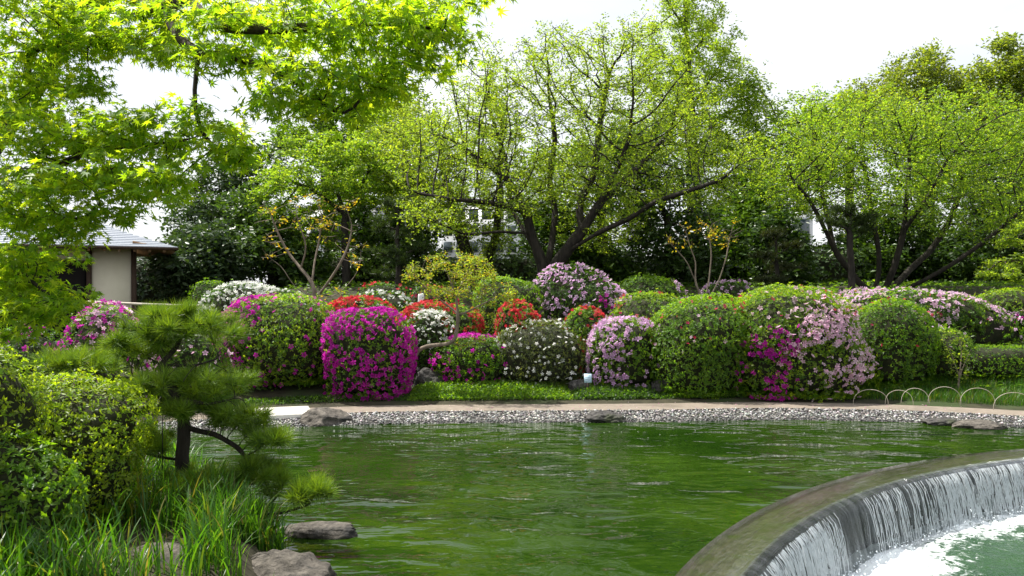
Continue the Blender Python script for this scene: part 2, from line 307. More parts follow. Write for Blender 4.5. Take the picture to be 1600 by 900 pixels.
def fall_mat():
    m, tt, b, out = mat('falling_water')
    uv = tt.nodes.new('ShaderNodeAttribute'); uv.attribute_name = 'flow'
    def streak(sc, lo, hi, det=3.):
        mp_ = tt.nodes.new('ShaderNodeMapping'); mp_.inputs['Scale'].default_value = sc; tt.links.new(uv.outputs['Vector'], mp_.inputs[0])
        n = node(tt, 'ShaderNodeTexNoise', Scale=1., Detail=det, Distortion=.3); tt.links.new(mp_.outputs[0], n.inputs['Vector'])
        r = tt.nodes.new('ShaderNodeMapRange'); r.inputs[1].default_value = lo; r.inputs[2].default_value = hi; tt.links.new(n.outputs[0], r.inputs[0]); return r.outputs[0], n.outputs[0]
    f1, n1 = streak((110, 1.0, 1), .48, .72); f2, n2 = streak((7, .5, 1), .36, .66, 2.)
    mu = tt.nodes.new('ShaderNodeMath'); mu.operation = 'MULTIPLY'; tt.links.new(f1, mu.inputs[0]); tt.links.new(f2, mu.inputs[1])
    sx = tt.nodes.new('ShaderNodeSeparateXYZ'); tt.links.new(uv.outputs['Vector'], sx.inputs[0])
    gr = tt.nodes.new('ShaderNodeMapRange'); gr.inputs[1].default_value = .0; gr.inputs[2].default_value = .5; gr.inputs[3].default_value = .4; gr.inputs[4].default_value = 1; tt.links.new(sx.outputs['Y'], gr.inputs[0])
    m2 = tt.nodes.new('ShaderNodeMath'); m2.operation = 'MULTIPLY'; tt.links.new(mu.outputs[0], m2.inputs[0]); tt.links.new(gr.outputs[0], m2.inputs[1])
    b.inputs['Base Color'].default_value = (.78, .82, .84, 1); b.inputs['Roughness'].default_value = .25
    tr = tt.nodes.new('ShaderNodeBsdfTransparent'); tr.inputs[0].default_value = (.80, .84, .82, 1)
    gl = tt.nodes.new('ShaderNodeBsdfGlossy'); gl.inputs['Roughness'].default_value = .12; gl.inputs[0].default_value = (.9, .95, 1, 1)
    bp = tt.nodes.new('ShaderNodeBump'); bp.inputs['Strength'].default_value = 1; bp.inputs['Distance'].default_value = .02; tt.links.new(n1, bp.inputs['Height']); tt.links.new(bp.outputs[0], gl.inputs['Normal']); tt.links.new(bp.outputs[0], b.inputs['Normal'])
    fr = tt.nodes.new('ShaderNodeFresnel'); fr.inputs[0].default_value = 1.4; tt.links.new(bp.outputs[0], fr.inputs['Normal'])
    ma = tt.nodes.new('ShaderNodeMixShader'); tt.links.new(fr.outputs[0], ma.inputs[0]); tt.links.new(tr.outputs[0], ma.inputs[1]); tt.links.new(gl.outputs[0], ma.inputs[2])
    mb = tt.nodes.new('ShaderNodeMixShader'); tt.links.new(m2.outputs[0], mb.inputs[0]); tt.links.new(ma.outputs[0], mb.inputs[1]); tt.links.new(b.outputs[0], mb.inputs[2])
    tt.links.new(mb.outputs[0], out.inputs[0]); return m
M['fall'] = fall_mat()
ZL = -.57
wf = thing('waterfall', 'thin white curtain of water falling over the curved weir', 'waterfall', (*arc(R_LIP - .1, np.radians(130)), ZL))
tq = np.linspace(0, 1, 15); prof = [(R_LIP + .06, .018), (R_LIP + .0, .004)] + [(R_LIP - .035 - .17 * math.sqrt(q), -.015 - .57 * q) for q in tq]
def fwarp(r, z, s, ln):
    p = np.stack([s, ln * .25, s * 0], -1); k = np.clip(ln / .5, 0, 1)
    return r + k * (.022 * sn(p, 9, 21) + .012 * sn(p, 28, 22)) + .01 * sn(p, 3, 23) * k, z
sheet('curtain', prof, M['fall'], wf, A=np.linspace(math.radians(60), math.radians(200), 1500), warp=fwarp)
b_V, b_T = [], []
ns = 3800; a0 = rng.uniform(math.radians(80), math.radians(170), ns); keep = sn(np.stack([a0 * 9, a0 * 0, a0 * 0], 1), 2.6, 31, 3) + .35 * rng.normal(size=ns) > -.3; a0 = a0[keep]; ns = len(a0)
V, Q = [], []
for i in range(ns):
    t0 = rng.uniform(.0, .85) ** 1.2 * (rng.random() > .35); t1 = min(1, t0 + rng.uniform(.3, .9)); k = 6; q = np.linspace(t0, t1, k); wd = rng.uniform(.0006, .0034) * np.linspace(.1, 1, k) ** .8 / R_LIP
    rr = R_LIP - .045 - .175 * np.sqrt(q) - rng.uniform(0, .02) ; zz = -.012 - .57 * q; da = a0[i] + .0012 * np.cumsum(rng.normal(size=k)) 
    for sg in (-1, 0, 1): V.append(np.stack([WC[0] + (rr - (.006 if sg == 0 else 0)) * np.cos(da + sg * wd), WC[1] + (rr - (.006 if sg == 0 else 0)) * np.sin(da + sg * wd), zz], 1))
    Q.append(grid_faces(3, k) + i * 3 * k)
M['white_water'] = plain('white_water', (.86, .9, .92), .25, 0, .5)
_t = M['white_water'].node_tree; _tr = _t.nodes.new('ShaderNodeBsdfTranslucent'); _tr.inputs[0].default_value = (.9, .94, .96, 1); _mi = _t.nodes.new('ShaderNodeMixShader'); _mi.inputs[0].default_value = .55
_t.links.new(_t.nodes['Principled BSDF'].outputs[0], _mi.inputs[1]); _t.links.new(_tr.outputs[0], _mi.inputs[2]); _t.links.new(_mi.outputs[0], _t.nodes['Material Output'].inputs[0])
tag(mk('strands', np.concatenate(V), np.concatenate(Q), M['white_water'], wf, smooth=True), kind='stuff')
# lower pool with foam
ra = np.concatenate([np.linspace(.5, 5.5, 10), np.linspace(5.7, R_LIP - .02, 110)]); aa = np.linspace(math.radians(60), math.radians(185), 330)
RR, AA = np.meshgrid(ra, aa, indexing='ij'); V = np.stack([WC[0] + RR * np.cos(AA), WC[1] + RR * np.sin(AA), RR * 0 + ZL], -1).reshape(-1, 3)
ds = (R_LIP - .2 - RR).ravel(); k = np.exp(-np.maximum(ds, 0) / .55)
V[:, 2] += k * (.035 * sn(V * [1, 1, 0], 7, 41, 3) + .018 * sn(V * [1, 1, 0], 21, 42, 2)) + .008 * sn(V * [1, 1, 0], 4, 43)
foam = np.clip(1.25 - ds / .75 + .35 * sn(V * [1, 1, 0], 2.2, 44, 3), 0, 1.3)
o = mk('lower_pool', V, grid_faces(len(ra), len(aa)), None or M['pool'], smooth=True)
at = o.data.attributes.new('foam', 'FLOAT', 'POINT'); at.data.foreach_set('value', foam.astype(np.float32))
tag(o, kind='structure', label='churning green lower pool below the weir')
def add_foam(m):
    tt = m.node_tree; b = tt.nodes['Principled BSDF']; out = tt.nodes['Material Output']
    at = tt.nodes.new('ShaderNodeAttribute'); at.attribute_name = 'foam'
    tcn = tt.nodes.new('ShaderNodeTexCoord'); n = node(tt, 'ShaderNodeTexNoise', Scale=9., Detail=8., Roughness=.7, Distortion=1.2); tt.links.new(tcn.outputs['Object'], n.inputs['Vector'])
    s = tt.nodes.new('ShaderNodeMath'); s.operation = 'SUBTRACT'; s.inputs[1].default_value = .5; tt.links.new(n.outputs[0], s.inputs[0])
    ml = tt.nodes.new('ShaderNodeMath'); ml.operation = 'MULTIPLY_ADD'; ml.inputs[1].default_value = 2.6; tt.links.new(s.outputs[0], ml.inputs[0]); tt.links.new(at.outputs['Fac'], ml.inputs[2])
    r = tt.nodes.new('ShaderNodeMapRange'); r.inputs[1].default_value = .42; r.inputs[2].default_value = .95; tt.links.new(ml.outputs[0], r.inputs[0])
    d = tt.nodes.new('ShaderNodeBsdfPrincipled'); d.inputs['Base Color'].default_value = (.82, .86, .87, 1); d.inputs['Roughness'].default_value = .5
    mi = tt.nodes.new('ShaderNodeMixShader'); tt.links.new(r.outputs[0], mi.inputs[0]); tt.links.new(b.outputs[0], mi.inputs[1]); tt.links.new(d.outputs[0], mi.inputs[2]); tt.links.new(mi.outputs[0], out.inputs[0])
add_foam(M['pool'])
n = 1500; a0 = rng.uniform(math.radians(85), math.radians(165), n); r0 = R_LIP - .2 - np.abs(rng.normal(0, .12, n)); hh = ZL + np.abs(rng.normal(0, .06, n)); s0 = rng.uniform(.003, .009, n)
V = I1[None] * s0[:, None, None] + np.concatenate([arc(r0, a0) if False else np.stack([WC[0] + r0 * np.cos(a0), WC[1] + r0 * np.sin(a0)], 1), hh[:, None]], 1)[:, None]
tag(mk('spray', V.reshape(-1, 3), (I1f[None] + np.arange(n)[:, None, None] * len(I1)).reshape(-1, 3), M['white_water'], wf), kind='stuff')

# ------------------------------------------------------------------ rocks
def rock(name, label, c, s, seed, mt, flat=0, sub=5, rot=0, cuts=9, group=None):
    v, f = (I5, I5f) if sub == 5 else (I4, I4f)
    r = np.random.default_rng(seed); v = v.copy()
    for k in range(cuts):
        nn = unit(r.normal(size=3)); dd = r.uniform(.62, .9); ex = v @ nn - dd; v -= np.clip(ex, 0, None)[:, None] * nn * .9
    p = v * 1.0; v = v * (1 + .14 * sn(p, 2.1, seed, 3) + .07 * sn(p, 6, seed + 1, 3) - .06 * np.abs(sn(p, 5, seed + 3, 2)) + .045 * sn(p, 17, seed + 2, 3) - .04 * np.abs(sn(p, 10, seed + 5, 2)))[:, None]
    if flat: v[:, 2] = np.where(v[:, 2] > 0, v[:, 2] * (1 - flat) + flat * np.tanh(v[:, 2] * 3) / 1.6, v[:, 2])
    v = v * np.asarray(s); ca, sa = math.cos(rot), math.sin(rot); v = np.stack([v[:, 0] * ca - v[:, 1] * sa, v[:, 0] * sa + v[:, 1] * ca, v[:, 2]], 1)
    o = mk(name, v, f, mt, smooth=True); o.location = c; return tag(o, label, 'rock', group)
def on(px, py, z):                                   # point of the plane at height z seen at that pixel
    d = (CZ - z) * F / (py - 450); return P(px, py, d)
rock('shore_boulder', 'smooth brown domed boulder on the far bank at the water edge', on(506, 662, 0) + [0, .12, 0], (.47, .35, .25), 3, M['rock'], cuts=5)
rock('shore_rock', 'small dark jagged rock at the middle of the pebble beach', on(946, 660, 0) + [0, .15, .02], (.36, .25, .15), 8, M['rock_dark'])
rock('shore_rock', 'left half of the split flat rock at the right waterline', on(1478, 664, 0) + [0, .12, .0], (.34, .26, .12), 12, M['rock_dark'], flat=.5)
rock('shore_rock', 'wider right half of the split flat rock at the right waterline', on(1540, 668, 0) + [0, .1, -.02], (.5, .32, .15), 17, M['rock'], flat=.4, rot=-.1)
rock('pond_rock', 'long flat rock standing in the water off the near bank', on(490, 838, 0) + [0, .1, .0], (.42, .2, .12), 21, M['rock'], flat=.7, rot=-.12)
rock('bank_boulder', 'big rounded boulder at the foot of the green blades', (-1.66, 5.8, -.03), (.55, .40, .30), 26, M['rock'], rot=-.7, cuts=4)
rock('bank_boulder', 'low brown rock half buried among the iris blades', (-2.45, 5.6, .28), (.3, .25, .13), 29, M['rock'], flat=.6)
rock('garden_boulder', 'tall grey boulder below the twisted yellow leaved tree', P(668, 600, 15.35), (.32, .2, .32), 33, M['rock_dark'], cuts=6)  # garden boulders take the darker rock, their shade put into the colour
rock('garden_boulder', 'dark boulder beside the pale blue plaque', P(905, 608, 15.2), (.22, .16, .2), 37, M['rock_dark'])
rock('garden_boulder', 'dark boulder right of the round lavender azalea', P(1036, 608, 15.2), (.25, .16, .25), 41, M['rock_dark'])

# ------------------------------------------------------------------ leaves, trees
LEAF = (np.array([[0, 0, 0], [.24, .42, .07], [0, 1, -.06], [-.24, .42, .07]]), np.array([[0, 1, 2], [0, 2, 3]]))
OVAL = (np.array([[0, 0, 0], [.17, .3, .05], [.19, .62, .05], [0, 1, -.08], [-.19, .62, .05], [-.17, .3, .05]]), np.array([[0, 1, 2], [0, 2, 3], [0, 3, 4], [0, 4, 5]]))
def maple_leaf():
    ang = np.radians([-118, -78, -38, 0, 38, 78, 118]); ln = [.42, .74, .93, 1, .93, .74, .42]; V = [[0, 0, 0]]; T = []
    nt_ = lambda a, r: [math.sin(a) * r, math.cos(a) * r, .03]
    V.append(nt_(np.radians(-150), .16))
    for i in range(7):
        a = ang[i]; w_ = .13 if 0 < i < 6 else .11
        V.append([math.sin(a) * ln[i], math.cos(a) * ln[i], -.16 * ln[i] ** 2])
        V.append(nt_((a + (ang[i + 1] if i < 6 else np.radians(150))) / 2, .30 if i < 6 else .16))
    for i in range(7): T += [[0, 1 + 2 * i, 2 + 2 * i], [0, 2 + 2 * i, 3 + 2 * i]]
    return np.array(V), np.array(T)
MAPLE = maple_leaf()
def leafbatch(pos, axis, nrm, size, col, tpl):
    tv, tt = tpl; axis = unit(axis); side = unit(np.cross(axis, nrm)); nrm = np.cross(side, axis); N = len(pos); k = len(tv)
    s = np.asarray(size).reshape(-1, 1, 1)
    V = pos[:, None] + s * (tv[None, :, 0:1] * side[:, None] + tv[None, :, 1:2] * axis[:, None] + tv[None, :, 2:3] * nrm[:, None])
    T = tt[None] + (np.arange(N) * k)[:, None, None]
    return V.reshape(-1, 3), T.reshape(-1, tt.shape[1]), np.repeat(col, k, 0)
def palette(cols, n, r=rng, jit=.18):
    cols = np.array(cols); i = r.integers(0, len(cols), n); j = r.integers(0, len(cols), n); f = r.random((n, 1))
    return (cols[i] * f + cols[j] * (1 - f)) * np.clip(1 + jit * r.normal(size=(n, 1)), .5, 1.6)
def grow(lines, A, infl, kill, step, trop=(0, 0, .08), maxn=14000, r=rng, jit=.12):
    N = np.zeros((maxn + 2000, 3)); par = np.full(maxn + 2000, -1); n = 0
    for li, ln in enumerate(lines):
        ln = np.asarray(ln, float); prev = -1
        if li: prev = int(np.argmin(((N[:n] - ln[0]) ** 2).sum(1)))
        seg = []
        for a, b in zip(ln[:-1], ln[1:]):
            m = max(1, int(np.linalg.norm(b - a) / step)); seg += [a + (b - a) * k / m for k in range(m)]
        seg.append(ln[-1])
        for i, q in enumerate(seg):
            if li and i == 0: continue
            N[n] = q + (r.normal(size=3) * step * .06 if n else 0); par[n] = prev; prev = n; n += 1
    n0 = n
    D = np.linalg.norm(A[:, None] - N[None, :n], axis=2); near = D.argmin(1); dist = D.min(1); trop = np.array(trop); kids = np.zeros(maxn + 2000, int)
    while len(A) and n < maxn:
        act = dist < infl
        if not act.any():
            if infl > 12: break
            infl *= 1.5; continue
        dv = unit(A[act] - N[near[act]]); u, inv = np.unique(near[act], return_inverse=True)
        sm = np.zeros((len(u), 3)); np.add.at(sm, inv, dv); sm = unit(unit(sm) + trop + jit * r.normal(size=sm.shape))
        ok = kids[u] < 4
        if not ok.any(): break
        u = u[ok]; new = N[u] + step * sm[ok]; kids[u] += 1; m = len(new)
        N[n:n + m] = new; par[n:n + m] = u
        D = np.linalg.norm(A[:, None] - new[None], axis=2); j = D.argmin(1); dm = D.min(1); b = dm < dist; near[b] = n + j[b]; dist[b] = dm[b]; n += m
        k = dist > kill; A = A[k]; near = near[k]; dist = dist[k]
    return N[:n].copy(), par[:n].copy(), n0
def radii(N, par, r0, rt, flare=1.35, fl_h=.5):
    n = len(N); cnt = np.zeros(n); ch = np.bincount(par[par >= 0], minlength=n); tips = ch == 0; cnt[tips] = 1
    for i in range(n - 1, 0, -1):
        if par[i] >= 0: cnt[par[i]] += cnt[i]
    e = math.log(max(cnt[0], 3)) / math.log(rt / r0); rad = r0 * cnt ** (1 / e)
    h = np.linalg.norm(N - N[0], axis=1); rad *= 1 + (flare - 1) * np.exp(-h / fl_h) * (cnt > cnt[0] * .15)
    return rad, cnt
def smooth_nodes(N, par, cnt, it=2):
    n = len(N); main = np.full(n, -1); best = np.zeros(n)
    for i in range(n):
        p = par[i]
        if p >= 0 and cnt[i] > best[p]: best[p] = cnt[i]; main[p] = i
    for _ in range(it):
        k = (par >= 0) & (main >= 0); N2 = N.copy(); N2[k] = .5 * N[k] + .25 * N[par[k]] + .25 * N[main[k]]; N = N2
    return N, main
def perp(d):
    a = np.where(np.abs(d[:, :1]) < .7, [[1., 0, 0]], [[0, 1., 0]]); return unit(np.cross(d, a))
def tubes(N, par, rad, main, sides, sel):
    nd = np.zeros_like(N); c = np.where(par >= 0)[0]; ed = np.zeros_like(N); ed[c] = unit(N[c] - N[par[c]]); nd[c] = ed[c]
    k = np.where((main >= 0) & (par >= 0))[0]; nd[k] = unit(ed[k] + ed[main[k]]); rt_ = np.where(par < 0)[0]
    for i in rt_:
        if main[i] >= 0: nd[i] = ed[main[i]]
    c = c[sel[c]]; p = par[c]; is_main = main[p] == c
    d0 = np.where(is_main[:, None], nd[p], ed[c]); r0 = np.where(is_main, rad[p], np.minimum(rad[p], rad[c] * 1.25)); d1 = nd[c]; r1 = rad[c]
    u = perp(ed[c]); th = np.arange(sides) * 2 * math.pi / sides
    def ring(cen, d, r):
        a = unit(u - d * (u * d).sum(1, keepdims=True)); b = np.cross(d, a)
        return cen[:, None] + r[:, None, None] * (np.cos(th)[None, :, None] * a[:, None] + np.sin(th)[None, :, None] * b[:, None])
    V = np.concatenate([ring(N[p], d0, r0), ring(N[c], d1, r1)], 1).reshape(-1, 3)
    j = np.arange(sides); j2 = (j + 1) % sides; Q = np.stack([j, j2, j2 + sides, j + sides], 1)
    return V, (Q[None] + (np.arange(len(c)) * 2 * sides)[:, None, None]).reshape(-1, 4)
def blob_points(blobs, n, r=rng, shell=.45, wisp=.07):
    w_ = np.array([b[2] * b[3] * b[4] ** 2 for b in blobs], float) ** .9; idx = r.choice(len(blobs), n, p=w_ / w_.sum()); out = np.zeros((n, 3))
    for k, (px, py, rx, ry, d, rd) in enumerate(blobs):
        m = idx == k; q = unit(r.normal(size=(m.sum(), 3))) * r.random((m.sum(), 1)) ** shell; q = q * np.where(r.random((m.sum(), 1)) < wisp, 1.32, 1.)
        out[m] = P(px, py, d) + q * [rx / F * d, rd, ry / F * d]
    return out
def pl(pts, d0):                                     # polyline from (px, py[, depth offset])
    return [P(q[0], q[1], d0 + (q[2] if len(q) > 2 else 0)) for q in pts]
def tree(name, label, lines, blobs, na=900, nl=12000, ls=.1, cols=((.1, .16, .02),), mt='leaf', bark='bark', rt=.2, r0=.008, step=.28, kill=.4, infl=2.2,
         spread=.12, up=.8, droop=.1, group=None, tpl=LEAF, thr=2.4, cat='tree', trop=(0, 0, .08), seed=0, layer=1., parts=True):
    r = np.random.default_rng(seed + 100); A = blob_points(blobs, na, r)
    N, par, n0 = grow(lines, A, infl, kill, step, trop, r=r)
    rad, cnt = radii(N, par, r0, rt); N, main = smooth_nodes(N, par, cnt)
    base = N[0]; t = thing(name, label, cat, tuple(base), group)
    big = rad > max(rt * .3, r0 * 2.2)
    V, Q = tubes(N, par, rad, main, 9, big); mk('trunk', V, Q, M[bark], t, smooth=True)
    if (~big).sum() > 5:
        V, Q = tubes(N, par, rad, main, 4, ~big); tag(mk('branches', V, Q, M[bark], t, smooth=True), kind='stuff')
    tw = np.where((rad < r0 * thr) & (np.arange(len(N)) >= 1) & (np.arange(len(N)) >= n0 * 0 + 1))[0]
    i = r.choice(tw, nl); f = r.random((nl, 1)); pos = N[i] * f + N[par[i]] * (1 - f)
    nc = max(nl // 9, 20); ci = r.integers(0, nc, nl); pos = pos[ci] + (r.normal(size=(nc, 3)) * spread * [1, 1, layer])[ci]; off = r.normal(size=(nl, 3)) * ls * .62 * [1, 1, .6 * layer]; pos = pos + off
    nrm = unit(r.normal(size=(nl, 3)) + [0, 0, up]); ax = unit(r.normal(size=(nl, 3)) * [1, 1, .5] + unit(off) * .6 - [0, 0, droop])
    sz = ls * r.uniform(.6, 1.25, nl)
    V, T, C = leafbatch(pos, ax, nrm, sz, palette(cols, nl, r), tpl); tag(mk('crown', V, T, M[mt], t, col=C), kind='stuff')
    return t, N, par, rad

# ------------------------------------------------------------------ singled-out pieces (leaves, flowers) that share mesh data
def pieces(name, meshes, parent, pos, axis, nrm, size, which):
    axis = unit(axis); side = unit(np.cross(axis, nrm)); nrm = np.cross(side, axis)
    for i, w_ in zip(range(len(pos)), which):
        q = Matrix(np.stack([side[i], axis[i], nrm[i]], 1).tolist()).to_quaternion()
        place(name, meshes[w_], parent, pos[i], q, float(size[i]))
def project(p): return 800 + p[:, 0] / p[:, 1] * F, 450 - (p[:, 2] - CZ) / p[:, 1] * F

# ------------------------------------------------------------------ overhanging maple, left foreground
def maple_tree():
    r = np.random.default_rng(5)
    base = np.array([-4.9, 5.7, gz(-4.9, 5.7) - .05])
    lines = [[base, (-4.35, 5.55, 1.7), (-3.75, 5.35, 2.75), P(8, 198, 5.2), P(48, 150, 5.15), P(78, 105, 5.1), P(125, 30, 5.0), P(170, -60, 4.85)],
             [P(170, -60, 4.85), P(215, -5, 4.4), P(265, 28, 4.15), P(330, 22, 4.0), P(380, -2, 3.9), P(410, -4, 3.85)],
             [P(265, 28, 4.15), P(275, 60, 4.05), P(308, 84, 4.0), P(390, 95, 3.85), P(450, 120, 3.8), P(540, 188, 3.7)],
             [P(308, 84, 4.0), P(314, 98, 3.98), P(301, 138, 3.95), P(304, 190, 3.95), P(332, 232, 3.95), P(385, 268, 3.95)],
             [P(280, -20, 4.2), P(330, 38, 3.95), P(400, 48, 3.85), P(480, 45, 3.8), P(560, 30, 3.75), P(640, 40, 3.7)],
             [P(78, 105, 5.1), P(70, 40, 4.8), P(90, -10, 4.7)],
             [P(48, 150, 5.15), P(40, 78, 4.7), P(130, 62, 4.5), P(195, 57, 4.4)],
             [P(8, 198, 5.2), P(60, 130, 4.7), P(70, 128, 4.6)],
             [P(-40, 260, 5.3), P(40, 305, 4.7), P(110, 248, 4.4), P(160, 210, 4.3), P(240, 192, 4.2)],
             [P(110, 248, 4.4), P(170, 232, 4.3), P(240, 225, 4.2), P(320, 215, 4.1)],
             [P(40, 305, 4.7), P(130, 268, 4.4), P(220, 262, 4.25)],
             [P(-60, 320, 5.3), P(20, 335, 4.6), P(110, 345, 4.35), P(150, 335, 4.2)],
             [P(-60, 320, 5.3), P(-10, 400, 4.7), P(50, 440, 4.45), P(110, 485, 4.3)]]
    blobs = [(90, 50, 115, 55, 4.6, .5), (215, 55, 85, 48, 4.4, .4), (60, -30, 120, 40, 4.6, .5), (255, 90, 40, 25, 4.3, .3),
             (380, 30, 120, 45, 3.9, .5), (500, 55, 110, 70, 3.8, .5), (600, 65, 90, 70, 3.7, .5), (680, 60, 62, 55, 3.7, .4), (560, 135, 75, 45, 3.7, .4),
             (640, 15, 90, 35, 3.8, .4), (480, 125, 60, 50, 3.8, .4), (745, -8, 50, 16, 3.7, .2), (440, 170, 38, 28, 3.8, .3), (350, 85, 60, 30, 3.9, .3), (620, 130, 50, 35, 3.7, .3),
             (90, 215, 110, 55, 4.4, .5), (215, 205, 95, 45, 4.2, .4), (310, 190, 75, 32, 4.1, .35), (160, 285, 115, 48, 4.2, .5), (255, 295, 60, 40, 4.1, .4), (50, 290, 80, 55, 4.5, .5), (375, 240, 55, 38, 4.0, .3),
             (35, 400, 65, 42, 4.5, .5), (110, 350, 60, 18, 4.3, .35), (35, 460, 60, 50, 4.5, .4), (20, 350, 60, 50, 4.6, .4), (80, 470, 50, 40, 4.35, .4), (30, 520, 40, 22, 4.4, .3)]
    blobs += [(25, 115, 60, 32, 4.7, .4), (125, 135, 55, 20, 4.5, .3), (25, 170, 60, 30, 4.7, .4), (90, 372, 55, 18, 4.3, .3), (185, 342, 45, 12, 4.25, .25)]
    A = blob_points(blobs, 2900, r, .6)
    N, par, n0 = grow(lines, A, .9, .085, .07, (0, 0, .02), maxn=9000, r=r, jit=.15)
    rad, cnt = radii(N, par, .0018, .085); N, main = smooth_nodes(N, par, cnt)
    t = thing('maple_tree', 'maple with bright lobed leaves overhanging the teahouse from the left', 'tree', tuple(base))
    big = rad > .016
    V, Q = tubes(N, par, rad, main, 10, big); mk('trunk', V, Q, M['bark'], t, smooth=True)
    V, Q = tubes(N, par, rad, main, 5, ~big); tag(mk('branches', V, Q, M['bark_dark'], t, smooth=True), kind='stuff')
    tw = np.where((rad < .0055) & (np.arange(len(N)) >= n0))[0]
    nl = 17500; i = r.choice(tw, nl); f = r.random((nl, 1)); pos = N[i] * f + N[par[i]] * (1 - f)
    out = unit(N[i] - N[par[i]]); off = r.normal(size=(nl, 3)) * [.055, .055, .022]; pos = pos + off
    ax = unit(out * .5 + unit(off) * .7 + r.normal(size=(nl, 3)) * .45 - [0, 0, .35]); nrm = unit(r.normal(size=(nl, 3)) * .55 + [0, -.15, 1])
    sz = .043 * r.uniform(.5, 1.35, nl)
    cols = [(.11, .23, .014), (.14, .255, .016), (.075, .18, .012), (.17, .27, .02)]
    C = palette(cols, nl, r, .14)
    px, py = project(pos); inside = (px > 5) & (px < 1590) & (py > 5) & (py < 890)
    vis = sz / pos[:, 1] * np.abs((unit(np.cross(unit(np.cross(ax, nrm)), ax)) * unit(pos - [0, 0, CZ])).sum(1)); vis[~inside] = 0
    top = np.argsort(-vis)[:300]; rest = np.ones(nl, bool); rest[top] = False
    V, T, Cc = leafbatch(pos[rest], ax[rest], nrm[rest], sz[rest], C[rest], MAPLE); tag(mk('foliage', V, T, M['maple'], t, col=Cc), kind='stuff')
    ms = [mesh_of('leaf', MAPLE[0], MAPLE[1], M['maple'], col=np.tile(c, (len(MAPLE[0]), 1))) for c in palette(cols, 8, r, .14)]
    pieces('leaf', ms, t, pos[top], ax[top], nrm[top], sz[top], r.integers(0, 8, 300))
maple_tree()

# ------------------------------------------------------------------ black pine, left foreground
def tuft_template(r, n, spread=1.15, wd=.0016, ln=(.75, 1.05)):
    d = unit(r.normal(size=(n, 3)) * spread + [0, 1.25, 0]); L_ = r.uniform(*ln, n)[:, None]; s = unit(np.cross(d, r.normal(size=(n, 3)))) * wd
    base = d * .06 + r.normal(size=(n, 3)) * .02; V = np.stack([base + s, base - s, base + d * L_], 1)
    return V.reshape(-1, 3), np.arange(n * 3).reshape(-1, 3)
def needles(pos, axis, size, cols, r, parent, per=42, wd=.016, name='needles', mt='needle'):
    tv = [tuft_template(r, per, 1.0, wd) for _ in range(5)]; Vs, Ts, Cs, o_ = [], [], [], 0
    w_ = r.integers(0, 5, len(pos)); nrm = unit(r.normal(size=pos.shape))
    for k in range(5):
        m = w_ == k
        if not m.any(): continue
        V, T, _ = leafbatch(pos[m], axis[m], nrm[m], size[m], np.zeros((m.sum(), 3)), tv[k])
        Vs.append(V); Ts.append(T + o_); o_ += len(V); c = palette(cols, m.sum(), r, .12)
        Cs.append((c[:, None] * r.uniform(.75, 1.25, (m.sum(), per, 1))).repeat(3, 1).reshape(-1, 3))
    return tag(mk(name, np.concatenate(Vs), np.concatenate(Ts), M[mt], parent, col=np.concatenate(Cs)), kind='stuff')
